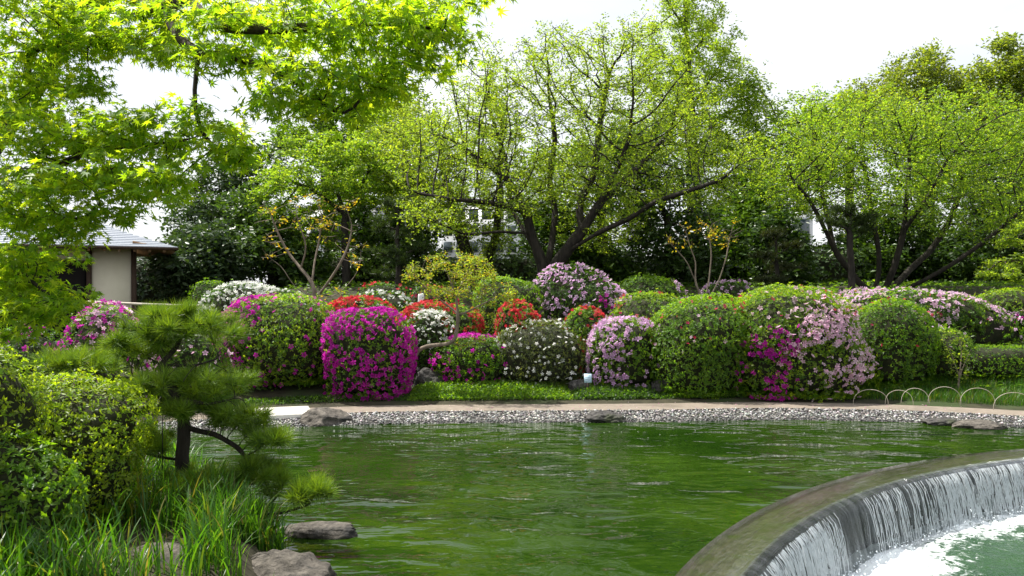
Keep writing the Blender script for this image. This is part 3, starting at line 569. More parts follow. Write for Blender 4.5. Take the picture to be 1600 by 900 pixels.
def black_pine():
    r = np.random.default_rng(9); D = 7.0
    g0 = P(240, 822, D - .1)
    lines = [[g0 - [0, 0, .1], *pl([(262, 795), (285, 765), (284, 720), (289, 665), (278, 625), (262, 592), (250, 570), (272, 548), (285, 525), (275, 505)], D)],
             pl([(289, 668), (335, 678), (372, 698), (388, 722), (372, 765), (396, 804, -.15), (440, 802, -.2), (487, 788, -.25)], D),
             pl([(396, 804, -.15), (425, 786, -.2), (440, 770, -.25)], D),
             pl([(250, 570), (300, 572, -.1), (345, 560, -.2)], D), pl([(262, 592), (220, 590, .2), (150, 585, .5), (110, 580, .6)], D),
             pl([(278, 625), (330, 632, -.15), (375, 620, -.2)], D), pl([(284, 720), (240, 712, .1), (205, 700, .2)], D),
             pl([(285, 755), (215, 760), (190, 752), (130, 762)], D), pl([(278, 752), (320, 770, -.2), (350, 778, -.25)], D)]
    pads = [(285, 514, 95, 22, D, .5), (272, 494, 55, 12, D, .3), (286, 648, 34, 12, D - .1, .25), (302, 600, 95, 17, D, .5), (118, 566, 62, 20, D + .55, .35), (212, 540, 36, 15, D + .1, .3), (368, 652, 45, 15, D, .3), (425, 686, 32, 18, D - .05, .3),
            (482, 768, 50, 13, D - .25, .3), (408, 738, 40, 14, D - .1, .25), (318, 752, 68, 13, D - .2, .35), (232, 686, 42, 14, D + .15, .3), (222, 610, 38, 13, D + .2, .3)]
    A = blob_points(pads, 900, r, .6)
    N, par, n0 = grow(lines, A, .8, .085, .05, (0, 0, .05), r=r, jit=.3)
    rad, cnt = radii(N, par, .0035, .06, 1.6, .25); N, main = smooth_nodes(N, par, cnt, 1)
    t = thing('pine_tree', 'small cloud pruned pine with tufted pads leaning over the pond', 'pine tree', tuple(N[0]))
    big = rad > .02; V, Q = tubes(N, par, rad, main, 10, big); mk('trunk', V, Q, M['bark_dark'], t, smooth=True)
    V, Q = tubes(N, par, rad, main, 5, ~big); tag(mk('branches', V, Q, M['bark_dark'], t, smooth=True), kind='stuff')
    tw = np.where((rad < .0075) & (np.arange(len(N)) >= n0))[0]
    for k, (px, py, rx, ry, d, rd) in enumerate(pads):       # each pad of needles is a part
        c = P(px, py, d); q = (N[tw] - c) / [rx / F * d, rd, ry / F * d]; m = tw[(q ** 2).sum(1) < 1.7]
        if not len(m): continue
        n = int(rx * ry * .085) + 45; i = r.choice(m, n); pos = N[i] + r.normal(size=(n, 3)) * [.025, .025, .012]
        ax = unit((pos - c) * [1, 1, .5] / (rx / F * d) * .8 + [0, 0, .75] + r.normal(size=(n, 3)) * .35)
        needles(pos, ax, r.uniform(.115, .165, n), [(.13, .23, .022), (.18, .28, .025), (.075, .155, .02)], r, t, 36, .02, 'needle_pad')
    b = MB().tube([P(254, 640, 6.9), P(254, 735, 6.9)], .004, 6); b.build('guy_wire', M['wire'], t)
black_pine()

# ------------------------------------------------------------------ garden and background trees
LIME = [(.125, .20, .026), (.165, .235, .03), (.095, .165, .022), (.20, .26, .045)]
MID = [(.075, .14, .016), (.10, .17, .018), (.055, .11, .016)]
FRESH = [(.10, .19, .02), (.14, .23, .025), (.075, .16, .018)]
DARK = [(.038, .078, .017), (.058, .105, .02), (.026, .056, .014)]
DARK2 = [(.04, .075, .028), (.06, .095, .035), (.028, .055, .022)]
OLIVE = [(.11, .15, .025), (.14, .18, .03), (.08, .125, .02)]
GOLD = [(.20, .18, .02), (.24, .20, .025), (.13, .17, .02), (.28, .17, .03)]
C_ = 22.
tree('cherry_tree', 'big spreading tree with dark forking trunk in the middle of the hill',
     [pl([(853, 458), (852, 425), (842, 398), (830, 365), (822, 330), (802, 290, .6), (760, 255, 1), (715, 225, 1.2)], C_),
      pl([(830, 365), (780, 362, -.8), (725, 366, -1.4), (690, 350, -1.8), (645, 335, -2)], C_), pl([(822, 330), (770, 318, -1), (700, 310, -1.4), (640, 300, -1.6)], C_),
      pl([(852, 425), (862, 380, .4), (868, 330, .7), (858, 280, 1), (868, 220, 1.2), (858, 150, 1.5)], C_),
      pl([(858, 432), (882, 396, -.3), (910, 360, -.5), (936, 318, -.7), (962, 270, -.8), (985, 215, -1)], C_),
      pl([(882, 396, -.3), (930, 366, -1), (985, 341, -1.4), (1020, 316, -1.8), (1075, 298, -2.2), (1130, 280, -2.4)], C_),
      pl([(910, 360, -.5), (904, 320, .2), (930, 268, .4), (936, 200, .6), (950, 120, .8)], C_), pl([(842, 398), (800, 330, 1.2), (790, 250, 1.6), (765, 170, 1.8)], C_),
      pl([(936, 318, -.7), (1000, 260, .5), (1050, 200, 1)], C_)],
     [(690, 255, 80, 85, C_, 2.2), (760, 160, 80, 85, C_, 2.5), (850, 130, 90, 75, C_, 2.5), (950, 125, 85, 85, C_, 2.5), (1040, 180, 80, 90, C_, 2.5), (1120, 265, 75, 70, C_ - 1, 2), (860, 235, 160, 90, C_, 3),
      (680, 340, 55, 35, C_ - 1.6, 1.5), (980, 290, 100, 55, C_ - .5, 2), (800, 300, 80, 50, C_ - .5, 2), (950, 360, 60, 40, C_ + 1, 1.5), (1000, 60, 40, 40, C_, 1), (870, 70, 60, 30, C_, 1.5)],
     na=4200, nl=66000, ls=.08, cols=LIME, rt=.25, r0=.0072, step=.17, kill=.21, bark='bark_dark', spread=.13, trop=(0, 0, .03), seed=1)
tree('slender_tree', 'twin stemmed tree left of the big spreading tree',
     [pl([(745, 455), (738, 420), (718, 365), (700, 300), (688, 240), (675, 190)], 25), pl([(745, 440), (775, 380), (779, 320), (782, 260), (785, 190)], 25), pl([(718, 365), (680, 320, -.5), (650, 280, -1)], 25)],
     [(650, 225, 70, 70, 25, 2), (690, 310, 70, 55, 25, 2), (620, 270, 60, 60, 25, 2), (730, 250, 60, 80, 25.5, 2), (770, 180, 40, 60, 25.5, 1.5), (750, 360, 60, 45, 25.5, 1.6)],
     na=1800, nl=30000, ls=.1, cols=LIME + OLIVE, rt=.26, r0=.008, bark='bark_dark', seed=2)
tree('spreading_tree', 'many stemmed tree with a wide light green crown at the right',
     [pl([(1372, 468), (1372, 440), (1374, 400), (1362, 330), (1350, 260, .6), (1342, 200, .8)], 21), pl([(1352, 462), (1335, 432), (1306, 396, -.3), (1286, 350, -.5), (1262, 308, -.6), (1232, 275, -.8)], 21),
      pl([(1306, 396, -.3), (1290, 330, .3), (1275, 250, .6), (1270, 200, .8)], 21), pl([(1380, 462), (1400, 410, -.3), (1412, 360, -.4), (1418, 300, -.4), (1422, 220, -.3)], 21),
      pl([(1384, 462), (1420, 422, .3), (1452, 394, .5), (1482, 350, .8), (1502, 295, 1), (1510, 230, 1)], 21), pl([(1388, 462), (1440, 440, -.6), (1492, 410, -1), (1545, 372, -1.3), (1595, 330, -1.6)], 21),
      pl([(1412, 360, -.4), (1450, 310, -.8), (1480, 250, -1)], 21)],
     [(1235, 255, 50, 75, 21, 2), (1300, 215, 75, 70, 21, 2.3), (1390, 200, 80, 60, 21, 2.3), (1470, 205, 80, 65, 21, 2.3), (1550, 225, 75, 80, 21, 2.3), (1610, 260, 50, 100, 21, 2), (1420, 290, 120, 60, 20.5, 2.2), (1560, 330, 70, 50, 19.8, 1.6), (1310, 300, 60, 50, 20.5, 1.6)],
     na=4200, nl=56000, ls=.079, cols=LIME + FRESH, rt=.15, r0=.0064, step=.17, kill=.21, bark='bark_dark', spread=.14, trop=(0, 0, .03), seed=3)
tree('feathery_tree', 'tall feathery fresh green tree rising behind the big one to the frame top',
     [pl([(1088, 455), (1085, 300), (1078, 150), (1070, 0), (1066, -90)], 30)] + [pl([(1080 - 0, y), (1080 + s * 45, y - 70, k)], 30) for y, s, k in ((250, 1, .5), (230, -1, -.6), (170, 1, -1), (150, -1, .6), (90, 1, .4), (60, -1, -.6), (10, 1, 0))],
     [(1066, -40, 45, 60, 30, 1.2), (1075, 40, 65, 60, 30, 1.8), (1090, 120, 85, 60, 30, 2.2), (1110, 190, 90, 60, 30, 2.5), (1165, 170, 35, 50, 30, 1.3), (1030, 110, 45, 70, 30, 1.5), (1130, 260, 80, 50, 30, 2.3), (1150, 330, 60, 50, 29, 2)],
     na=2600, nl=50000, ls=.112, cols=[(.17, .255, .028), (.21, .29, .036), (.13, .215, .024)], rt=.3, r0=.008, kill=.35, trop=(0, 0, .25), up=.3, spread=.16, seed=4)
for px, blobs, lab, sd in ((1450, [(1440, 120, 65, 45, 38, 2.2), (1395, 150, 50, 35, 38, 1.6), (1500, 150, 50, 40, 38, 1.8), (1345, 165, 42, 26, 38, 1.4), (1450, 200, 100, 40, 38, 2), (1450, 92, 30, 18, 38, 1)], 'tall olive crowned tree topping the far right skyline', 5),
                           (1590, [(1575, 115, 48, 50, 36, 1.8), (1630, 120, 60, 60, 36, 2), (1590, 180, 70, 50, 36, 2)], 'olive crowned tree at the right frame edge on the skyline', 6)):
    d = blobs[0][4]
    tree('broadleaf_tree', lab, [pl([(px, 455), (px - 5, 300), (px + 5, 200), (px, 130)], d), pl([(px, 240), (px - 60, 190), (px - 90, 165)], d), pl([(px, 230), (px + 40, 180), (px + 60, 150)], d)], blobs, na=1000, nl=20000, ls=.19, cols=OLIVE, rt=.4, r0=.014, step=.4, kill=.55, infl=3, spread=.24, seed=sd)
tree('leafy_tree', 'fresh green layered tree behind the leafless crape myrtle',
     [pl([(541, 470), (540, 400), (536, 335), (520, 270), (510, 220)], 24), pl([(536, 335), (500, 300, -.5), (450, 280, -.8)], 24), pl([(536, 335), (570, 280, .5), (590, 240, .6)], 24)],
     [(500, 285, 85, 45, 24, 2), (440, 300, 50, 45, 24, 1.6), (545, 240, 60, 40, 24, 1.8), (590, 280, 50, 45, 24, 1.6), (470, 350, 60, 35, 24.5, 1.6), (480, 235, 50, 25, 24, 1.3)],
     na=1300, nl=28000, ls=.105, cols=FRESH + LIME, rt=.12, r0=.008, bark='bark_dark', seed=7, layer=.5)
tree('broadleaf_tree', 'deep green tall tree rising behind the hanging maple sprays', [pl([(520, 455), (515, 330), (505, 230), (500, 170)], 31), pl([(510, 260), (560, 200), (580, 170)], 31)],
     [(500, 185, 50, 50, 31, 2), (560, 175, 50, 40, 31, 2), (540, 230, 60, 40, 31, 2), (450, 220, 40, 30, 31, 1.5), (600, 150, 40, 40, 31, 1.5)], na=800, nl=24000, ls=.14, cols=MID, rt=.26, r0=.011, step=.35, kill=.5, seed=8)
for px, d, blobs, lab, cl, sd in ((1215, 29, [(1205, 235, 60, 75, 29, 2), (1262, 185, 55, 40, 29, 1.8), (1180, 330, 50, 60, 29, 2), (1240, 300, 50, 50, 29, 2), (1165, 140, 30, 30, 29, 1.2)], 'light green tree filling the gap between the two wide crowns', LIME + FRESH, 41),
                              (1330, 31, [(1330, 190, 70, 45, 31, 2), (1390, 190, 60, 40, 31, 2), (1290, 240, 60, 60, 31, 2)], 'light olive tree behind the wide crown at the right', LIME + OLIVE, 42),
                              (610, 28.5, [(600, 230, 55, 55, 28.5, 2), (640, 190, 45, 45, 28.5, 1.6), (560, 290, 50, 45, 28.5, 1.8), (650, 300, 50, 50, 28.5, 1.8)], 'light tree behind the layered pine with a loose crown', LIME + MID, 43),
                              (940, 28, [(930, 250, 70, 60, 28, 2), (900, 320, 70, 60, 28, 2), (1010, 220, 60, 60, 28, 2), (840, 290, 60, 60, 28, 1.8)], 'mid green tree behind the big spreading tree', MID + LIME, 44),
                              (1530, 29, [(1520, 260, 80, 60, 29, 2), (1600, 230, 60, 60, 29, 2), (1450, 260, 60, 50, 29, 2)], 'fresh green tree behind the right end of the wide crown', FRESH + MID, 45)):
    tree('leafy_tree', lab, [pl([(px, 455), (px + 3, 380), (px - 4, 300), (px + 2, blobs[0][1])], d)], blobs, na=900, nl=17000, ls=.13, cols=cl, bark='bark_dark', rt=.17, r0=.008, step=.3, kill=.38, spread=.2, seed=sd)
dk = [('glossy dark evergreen with drooping dome beside the teahouse', 318, 22.5, [(318, 405, 66, 42, 22.5, 1.4), (300, 430, 55, 35, 22, 1.2)], DARK2, 9),
      ('tall grey green evergreen between teahouse and crape myrtle', 345, 28, [(345, 320, 62, 60, 28, 2), (400, 265, 50, 45, 28, 1.6), (320, 370, 60, 50, 28, 2), (365, 250, 40, 30, 28, 1.2)], DARK2 + DARK, 10),
      ('dense dark evergreen right behind the leafless crape myrtle', 425, 24.5, [(420, 385, 70, 62, 24.5, 1.8), (470, 420, 50, 40, 24.5, 1.5), (400, 330, 45, 35, 25, 1.5)], DARK + MID, 11),
      ('blackish evergreen right of the big spreading trunk', 1045, 24.5, [(1040, 350, 78, 85, 24.5, 1.8), (1000, 300, 60, 60, 25, 1.8), (1085, 400, 50, 45, 24, 1.4), (975, 250, 60, 50, 26, 1.5)], DARK, 12),
      ('dark evergreen filling the right frame edge behind the wide crown', 1560, 25, [(1570, 340, 70, 80, 25, 2), (1520, 400, 60, 50, 25, 1.6), (1620, 400, 60, 60, 25, 1.6)], DARK, 13),
      ('dark bushy evergreen left of the many stemmed tree', 1225, 24, [(1222, 410, 38, 50, 24, 1.2), (1205, 370, 22, 40, 24, 1)], DARK, 14),
      ('dim evergreen screen behind the many stemmed tree', 1400, 27, [(1350, 400, 75, 55, 27, 1.6), (1440, 400, 75, 55, 27, 1.6), (1400, 350, 60, 40, 27, 1.4)], DARK + MID, 15),
      ('dim green tree behind the layered pine', 610, 28, [(600, 410, 60, 50, 28, 1.6), (650, 380, 50, 50, 28, 1.6), (570, 350, 40, 40, 28, 1.4)], MID + DARK, 16),
      ('dark thicket tree behind the green mound azalea', 905, 27, [(890, 400, 70, 50, 27, 1.6), (950, 420, 60, 40, 27, 1.4), (850, 360, 50, 50, 27.5, 1.4)], DARK + MID, 17),
      ('green background tree right of the blackish evergreen', 1150, 27, [(1150, 380, 50, 60, 27, 1.6), (1180, 310, 35, 45, 27, 1.3)], MID + FRESH, 18)]
for lab, px, d, blobs, cl, sd in dk:
    tp = min(b[1] for b in blobs)
    tree('evergreen_tree', lab, [pl([(px, 452), (px + 4, 400), (px - 3, (tp + 420) / 2)], d)], blobs, na=700, nl=11800, ls=.185, cols=cl, mt='glossy', bark='bark_dark', rt=.14, r0=.009, step=.3, kill=.42, spread=.2, up=1., seed=sd)
tree('maple_shrub', 'yellow green layered maple at the right frame edge', [pl([(1640, 470), (1630, 430), (1600, 410), (1560, 405)], 18), pl([(1630, 430), (1600, 380), (1575, 370)], 18)],
     [(1585, 412, 55, 14, 18, .8), (1600, 385, 45, 12, 18, .7), (1560, 430, 40, 10, 17.8, .6), (1620, 350, 40, 14, 18, .7), (1600, 440, 40, 10, 17.8, .5)], na=350, nl=5200, ls=.075, cols=LIME, rt=.07, r0=.005, step=.14, kill=.18, infl=1.2, spread=.06, layer=.4, seed=19)

# layered pines
def layered_pine(name, label, px, d, ybase, tiers, rt, seed, cols, extra=()):
    r = np.random.default_rng(seed); top = min(t_[1] for t_ in tiers)
    lines = [pl([(px, ybase), (px + 2, (ybase + top) / 2 + 20), (px - 2, (ybase + top) / 2 - 10), (px, top)], d)] + [pl([(px, y + 14), (x, y + 4, k)], d) for x, y, rx, ry, k in tiers]
    blobs = [(x, y, rx, ry, d + k, rx / F * d * .8) for x, y, rx, ry, k in tiers]
    N, par, n0 = grow(lines, blob_points(blobs, 420, r, .6), 1.2, .2, .14, (0, 0, .03), r=r)
    rad, cnt = radii(N, par, .007, rt); N, main = smooth_nodes(N, par, cnt); t = thing(name, label, 'pine tree', tuple(N[0]))
    V, Q = tubes(N, par, rad, main, 7, rad > .02); mk('trunk', V, Q, M['bark_dark'], t, smooth=True)
    V, Q = tubes(N, par, rad, main, 4, rad <= .02); tag(mk('branches', V, Q, M['bark_dark'], t, smooth=True), kind='stuff')
    tw = np.where((rad < .017) & (np.arange(len(N)) >= n0))[0]
    for k, b in enumerate(blobs):
        c = P(b[0], b[1], b[4]); q = (N[tw] - c) / [b[2] / F * d, b[5], b[3] / F * d]; m = tw[(q ** 2).sum(1) < 1.8]
        if not len(m): continue
        n = int(b[2] * b[3] * .28) + 30; i = r.choice(m, n); pos = N[i] + r.normal(size=(n, 3)) * [.07, .07, .03]
        needles(pos, unit(r.normal(size=(n, 3)) * .5 + [0, 0, .8]), r.uniform(.12, .2, n), cols, r, t, 16, .035, 'needle_pad')
layered_pine('pine_tree', 'layered dark pine standing left of the twin stemmed tree', 622, 21.5, 470, [(618, 318, 28, 9, 0), (640, 335, 30, 9, .3), (598, 345, 26, 9, -.2), (622, 365, 42, 11, .2), (655, 385, 30, 9, 0), (600, 395, 36, 10, -.3), (635, 412, 40, 10, 0), (605, 430, 30, 9, .2)], .09, 51, [(.03, .06, .014), (.045, .08, .018)])
layered_pine('pine_tree', 'straight trunked little pine in front of the many stemmed tree', 1329, 19.5, 462, [(1322, 328, 26, 9, 0), (1350, 342, 24, 8, .2), (1300, 345, 22, 8, -.2), (1325, 352, 30, 8, .2), (1352, 362, 18, 7, 0)], .075, 52, [(.035, .06, .016), (.05, .085, .02)])
layered_pine('pine_tree', 'dim shaggy pine in front of the dark bushy evergreen', 1214, 21.5, 466, [(1212, 365, 22, 9, 0), (1230, 385, 26, 9, .2), (1200, 400, 24, 9, -.2), (1222, 418, 30, 9, .2), (1205, 438, 26, 8, 0)], .07, 53, [(.03, .045, .016), (.05, .065, .022)])

# pale leafless crape myrtle, twisted little tree, bare shrub, sapling
def bare(name, label, lines, blobs, na, rt, r0, nl, ls, cols, seed, step=.12, kill=.17, bark='bark_pale', spread=.05, thr=1.6, trop=(0, 0, .12), layer=1.):
    return tree(name, label, lines, blobs, na=na, nl=nl, ls=ls, cols=cols, bark=bark, rt=rt, r0=r0, step=step, kill=kill, infl=1.2, spread=spread, thr=thr, trop=trop, seed=seed, tpl=LEAF, layer=layer)
bare('crape_myrtle', 'pale twisted nearly leafless tree with few golden leaf tufts',
     [pl([(494, 482), (494, 465), (488, 440), (470, 420, .2), (450, 395, .3), (432, 360, .3), (420, 325, .2)], 16.6), pl([(494, 465), (515, 440, -.2), (530, 415, -.3), (545, 385, -.3), (552, 350, -.3)], 16.6),
      pl([(488, 440), (492, 405, .2), (500, 370, .3), (505, 335, .3)], 16.6), pl([(494, 468), (462, 452, -.2), (448, 430, -.3), (440, 415, -.2)], 16.6), pl([(496, 470), (530, 460, .1), (548, 440, .2), (560, 425, .2)], 16.6), pl([(470, 420, .2), (480, 385, 0), (465, 345, 0)], 16.6)],
     [(430, 340, 38, 38, 16.7, .6), (480, 335, 50, 35, 16.7, .7), (535, 345, 35, 40, 16.4, .6), (420, 385, 25, 30, 16.7, .5), (555, 395, 22, 35, 16.4, .5)], 260, .05, .0045, 420, .075, GOLD, 61)
bare('twisted_tree', 'low twisted tree with bare horizontal limbs and yellow green leaves among azaleas',
     [pl([(645, 566, .1), (648, 552, .1), (665, 541), (695, 538), (712, 535), (715, 510), (716, 490), (712, 460), (700, 430)], 14.85), pl([(700, 537), (735, 541, -.15), (755, 530, -.2), (768, 512, -.2), (775, 495, -.1)], 14.85),
      pl([(716, 490), (690, 470, .1), (665, 450, .2), (645, 432, .2)], 14.85), pl([(716, 495), (745, 480, -.1), (775, 465, -.2), (800, 455, -.2)], 14.85), pl([(712, 460), (730, 430, .1), (740, 405, .1)], 14.85)],
     [(700, 415, 70, 28, 14.85, .7), (650, 430, 30, 25, 14.95, .5), (745, 430, 40, 35, 14.85, .6), (785, 465, 28, 18, 14.7, .4), (710, 455, 55, 20, 14.85, .6), (760, 490, 22, 14, 14.7, .35)], 420, .034, .003, 5200, .05, GOLD + LIME + LIME, 62, .09, .12, spread=.045, thr=1.8)
bare('bare_shrub', 'sparse grey stemmed shrub behind the green mounds right of centre',
     [pl([(1100, 486), (1098, 470), (1085, 440), (1075, 410), (1062, 395), (1045, 380)], 18.3), pl([(1099, 478), (1108, 440), (1112, 400), (1108, 365)], 18.3), pl([(1085, 440), (1088, 410), (1078, 385), (1072, 360)], 18.3), pl([(1102, 478), (1125, 435), (1135, 400), (1140, 375)], 18.3)],
     [(1060, 365, 30, 25, 18.3, .5), (1110, 355, 30, 25, 18.3, .5), (1145, 365, 25, 22, 18.3, .4)], 130, .035, .004, 260, .075, GOLD, 63)
bare('sapling', 'thin young sapling with pale yellow green leaves in front of the clipped hedge',
     [pl([(1497, 612), (1499, 580), (1503, 550), (1495, 520)], 14.75), pl([(1499, 585), (1488, 560), (1482, 540)], 14.75), pl([(1499, 590), (1510, 560), (1518, 545)], 14.75)],
     [(1490, 530, 25, 25, 14.75, .25), (1500, 570, 26, 22, 14.75, .25)], 90, .014, .003, 420, .06, LIME, 64, .07, .09)

# ------------------------------------------------------------------ azaleas, hedges
AZ = [(.075, .16, .012), (.10, .195, .013), (.05, .12, .012), (.13, .21, .015)]
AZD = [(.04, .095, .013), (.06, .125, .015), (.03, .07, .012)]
AZY = [(.15, .225, .013), (.20, .27, .016), (.10, .18, .013)]
AZW = [(.06, .085, .03), (.09, .11, .045), (.045, .07, .022)]
MAG = [(.60, .02, .42), (.50, .015, .38), (.68, .05, .48)]
LAV = [(.80, .52, .77), (.74, .44, .71), (.84, .62, .82)]
PNK = [(.86, .60, .72), (.82, .52, .68), (.88, .70, .78)]
RED = [(.58, .04, .055), (.66, .08, .09), (.52, .025, .04)]
CRIM = [(.55, .02, .08), (.62, .05, .16)]
WHT = [(.80, .81, .76), (.72, .75, .68)]
def flower_tpl(k=5):
    V = [[0, 0, -.32]]; T = []
    for i in range(k):
        a = i * 2 * math.pi / k; e = lambda da, r_, z: [math.sin(a + da) * r_, math.cos(a + da) * r_, z]
        n = len(V); V += [e(-.52, .62, .06), e(-.2, 1, .0), e(.2, 1, .0), e(.52, .62, .06)]; T += [[0, n, n + 1], [0, n + 1, n + 2], [0, n + 2, n + 3]]
    return np.array(V), np.array(T)
FLOWER = flower_tpl()
def shade_flower(c, eye):                     # darker throat of each flower
    k = np.ones((len(FLOWER[0]), 1)); k[0] = eye; return (c[:, None] * k[None]).reshape(-1, 3)
FM = {}
def flower_meshes(key, cols, eye):
    if key not in FM:
        r = np.random.default_rng(77); FM[key] = [mesh_of('flower', FLOWER[0], FLOWER[1], M['petal'], col=shade_flower(c[None], eye)) for c in palette(cols, 6, r, .1)]
    return FM[key]
bid = [200]
def bush(name, label, x0, x1, yt, yb, d, depth, leaf=AZ, flowers=(), dens=520, ls=.05, e=2.5, lump=.2, group=None, cat='azalea', singles=0, mt='leaf', z0=None, ros=5, lf=2.0, tilt=0.):
    bid[0] += 1; r = np.random.default_rng(bid[0]); c = P((x0 + x1) / 2, 450, d); rx = (x1 - x0) / 2 / F * d; zt = P(0, yt, d)[2]
    zb = gz(c[0], d) - .03 if z0 is None else z0
    zb = min(zb, zt - .35); H = zt - zb; cen = np.array([c[0], d, zb + H * .42]); sc = np.array([rx, depth, H * .58])
    t = thing(name, label, cat, (c[0], d, zb), group)
    def surf(u):                              # directions -> surface points
        p = np.sign(u) * np.abs(u) ** (1.0); nrm_ = (np.abs(p) ** e).sum(1, keepdims=True) ** (1 / e); q = p / nrm_; lo_ = q[:, 2] < 0; q[lo_, 2] *= 1.6
        w_ = cen + q * sc; k = 1 + lump * sn(w_, lf, bid[0], 2) + .025 * sn(w_, 6.5, bid[0] + 1, 2)
        q = q * k[:, None]; q[:, 2] += tilt * q[:, 0] * .5; w_ = cen + q * sc; w_[:, 2] = np.maximum(w_[:, 2], zb + .02 * r.random(len(q)))
        g = unit(np.sign(q) * np.abs(q) ** (e - 1) / sc); return w_, g
    V, f = I3, I3f; cv, _ = surf(V); mk('dark_core', cen + (cv - cen) * .86, f, M['bush_core'], t, smooth=True)  # solid dark filler core, keeps the bush from being see-through
    area = math.pi * rx * depth + math.pi * (rx + depth) * H * .8; n = int(area * dens)
    u = unit(r.normal(size=(n, 3)) * [1, 1, 1.0]); u = u[u[:, 2] > -.75]; p, g = surf(u)
    view = unit(np.array([0, 0, CZ]) - p); k = ((g * view).sum(1) > -.3); p, g = p[k], g[k]
    p = cen + (p - cen) * (1 - r.random((len(p), 1)) ** 2 * .12 + .015) + g * (r.random((len(p), 1)) < .07) * r.uniform(.02, .11, (len(p), 1)) * min(1., H); n = len(p)
    ph = r.uniform(0, 6.28, (n, 1)) + np.arange(ros)[None] * 6.28 / ros + r.normal(size=(n, ros)) * .3
    a = perp(g); b = np.cross(g, a); gu = unit(g + [0, 0, .35] + r.normal(size=g.shape) * .3)
    ax = (np.cos(ph)[..., None] * a[:, None] + np.sin(ph)[..., None] * b[:, None]) + gu[:, None] * r.uniform(.25, .9, (n, ros, 1))
    nr = gu[:, None] + 0 * ax; C = palette(leaf, n, r, .2).repeat(ros, 0) * r.uniform(.85, 1.15, (n * ros, 1))
    V, T, C = leafbatch(p.repeat(ros, 0) + r.normal(size=(n * ros, 3)) * .008, ax.reshape(-1, 3), nr.reshape(-1, 3), ls * r.uniform(.65, 1.25, n * ros), C, LEAF)
    tag(mk('foliage', V, T, M[mt], t, col=C), kind='stuff')
    for key, cols, cnt, region, size, eye in flowers:     # region(u, v): chance over width -1..1 and height 0..1
        m = int(cnt); uu = unit(r.normal(size=(m * 22, 3)) * [1, 1, 1.1]); uu = uu[uu[:, 2] > -.6]; fp, fg = surf(uu)
        fv = unit(np.array([0, 0, CZ]) - fp); k = (fg * fv).sum(1) > -.15; fp, fg = fp[k], fg[k]
        X_ = (fp[:, 0] - cen[0]) / rx; Z_ = (fp[:, 2] - zb) / H; ch = region(X_, Z_) * np.clip(.62 + .65 * sn(fp, 4.5, bid[0] + 9, 2) + .2 * sn(fp, 1.9, bid[0] + 8, 2), .02, 1)
        k = np.where(r.random(len(fp)) < ch)[0][:m]; fp, fg = fp[k], fg[k]; m = len(fp)
        if not m: continue
        fn = unit(fg + r.normal(size=fg.shape) * .38 + view[0] * .25); ax = unit(r.normal(size=fg.shape)); fp = fp + fg * .036 + r.normal(size=fp.shape) * .012
        sz = size * r.uniform(.6, 1.18, m); single = np.zeros(m, bool)
        if singles:
            single[np.argsort(-(fn * unit(np.array([0, 0, CZ]) - fp)).sum(1) * sz)[:singles]] = True
            ms = flower_meshes(key, cols, eye); pieces('flower', ms, t, fp[single], ax[single], fn[single], sz[single], r.integers(0, 6, int(single.sum())))
        k = ~single
        if k.any():
            V, T, _ = leafbatch(fp[k], ax[k], fn[k], sz[k], np.zeros((k.sum(), 3)), FLOWER)
            tag(mk('blossom', V, T, M['petal'], t, col=shade_flower(palette(cols, k.sum(), r, .1), eye)), kind='stuff')
    return t
one = lambda k: (lambda u, v: np.full(len(u), k))
gs = lambda u0, v0, su, sv, k=1.: (lambda u, v: k * np.exp(-((u - u0) / su) ** 2 - ((v - v0) / sv) ** 2))
# front row
bush('azalea_bush', 'wide yellow green azalea with magenta flowers on its left side', 326, 538, 463, 626, 15.45, 1.1, AZ + AZY,
     [('mag', MAG, 620, lambda u, v: 1.6 * np.exp(-((u + .55) / .4) ** 2 - ((v - .62) / .45) ** 2) + .10 + .35 * np.exp(-((v - .95) / .12) ** 2) * (u < .1), .047, .6), ('red', CRIM, 22, lambda u, v: .6 * (u < -.5) * (v > .75), .035, .7)], singles=150, e=2.6)
bush('azalea_bush', 'azalea bush covered all over in dense magenta flowers', 510, 641, 484, 628, 14.95, .66, AZ, [('mag', MAG, 1050, one(1.), .05, .6)], singles=290, e=2.7, dens=400)
bush('azalea_bush', 'white flowered azalea squeezed right of the dense magenta bush', 622, 705, 498, 600, 16.0, .5, AZD, [('wht', WHT, 330, lambda u, v: .25 + v, .045, .9)], singles=100)
bush('azalea_bush', 'loose green azalea with scattered magenta flowers under the twisted tree', 672, 796, 524, 616, 15.7, .55, AZ, [('mag', MAG, 220, lambda u, v: .25 + .8 * np.exp(-((u + .5) / .5) ** 2 - ((v - .8) / .3) ** 2) + .5 * np.exp(-((u - .4) / .3) ** 2 - ((v - .5) / .2) ** 2), .05, .6)], singles=110, lump=.14)
bush('azalea_bush', 'clipped grey green dome sprinkled with small white flowers', 778, 914, 506, 614, 15.85, .75, AZW, [('wht', WHT, 190, one(.8), .038, .9)], singles=190, ls=.04, dens=560)
bush('azalea_bush', 'round azalea ball thick with lavender pink flowers', 906, 1025, 497, 612, 15.75, .68, AZ, [('lav', LAV, 700, lambda u, v: .7 + .3 * v, .05, .55)], singles=290, e=2.8, dens=400)
bush('azalea_bush', 'big plain green azalea mound right of the lavender ball', 1012, 1180, 472, 626, 15.4, 1.0, AZ + FRESH, [('crm', CRIM, 34, lambda u, v: .8 * (v > .55), .035, .7), ('pnk', PNK, 14, one(.3), .035, .7)], singles=34, e=2.6)
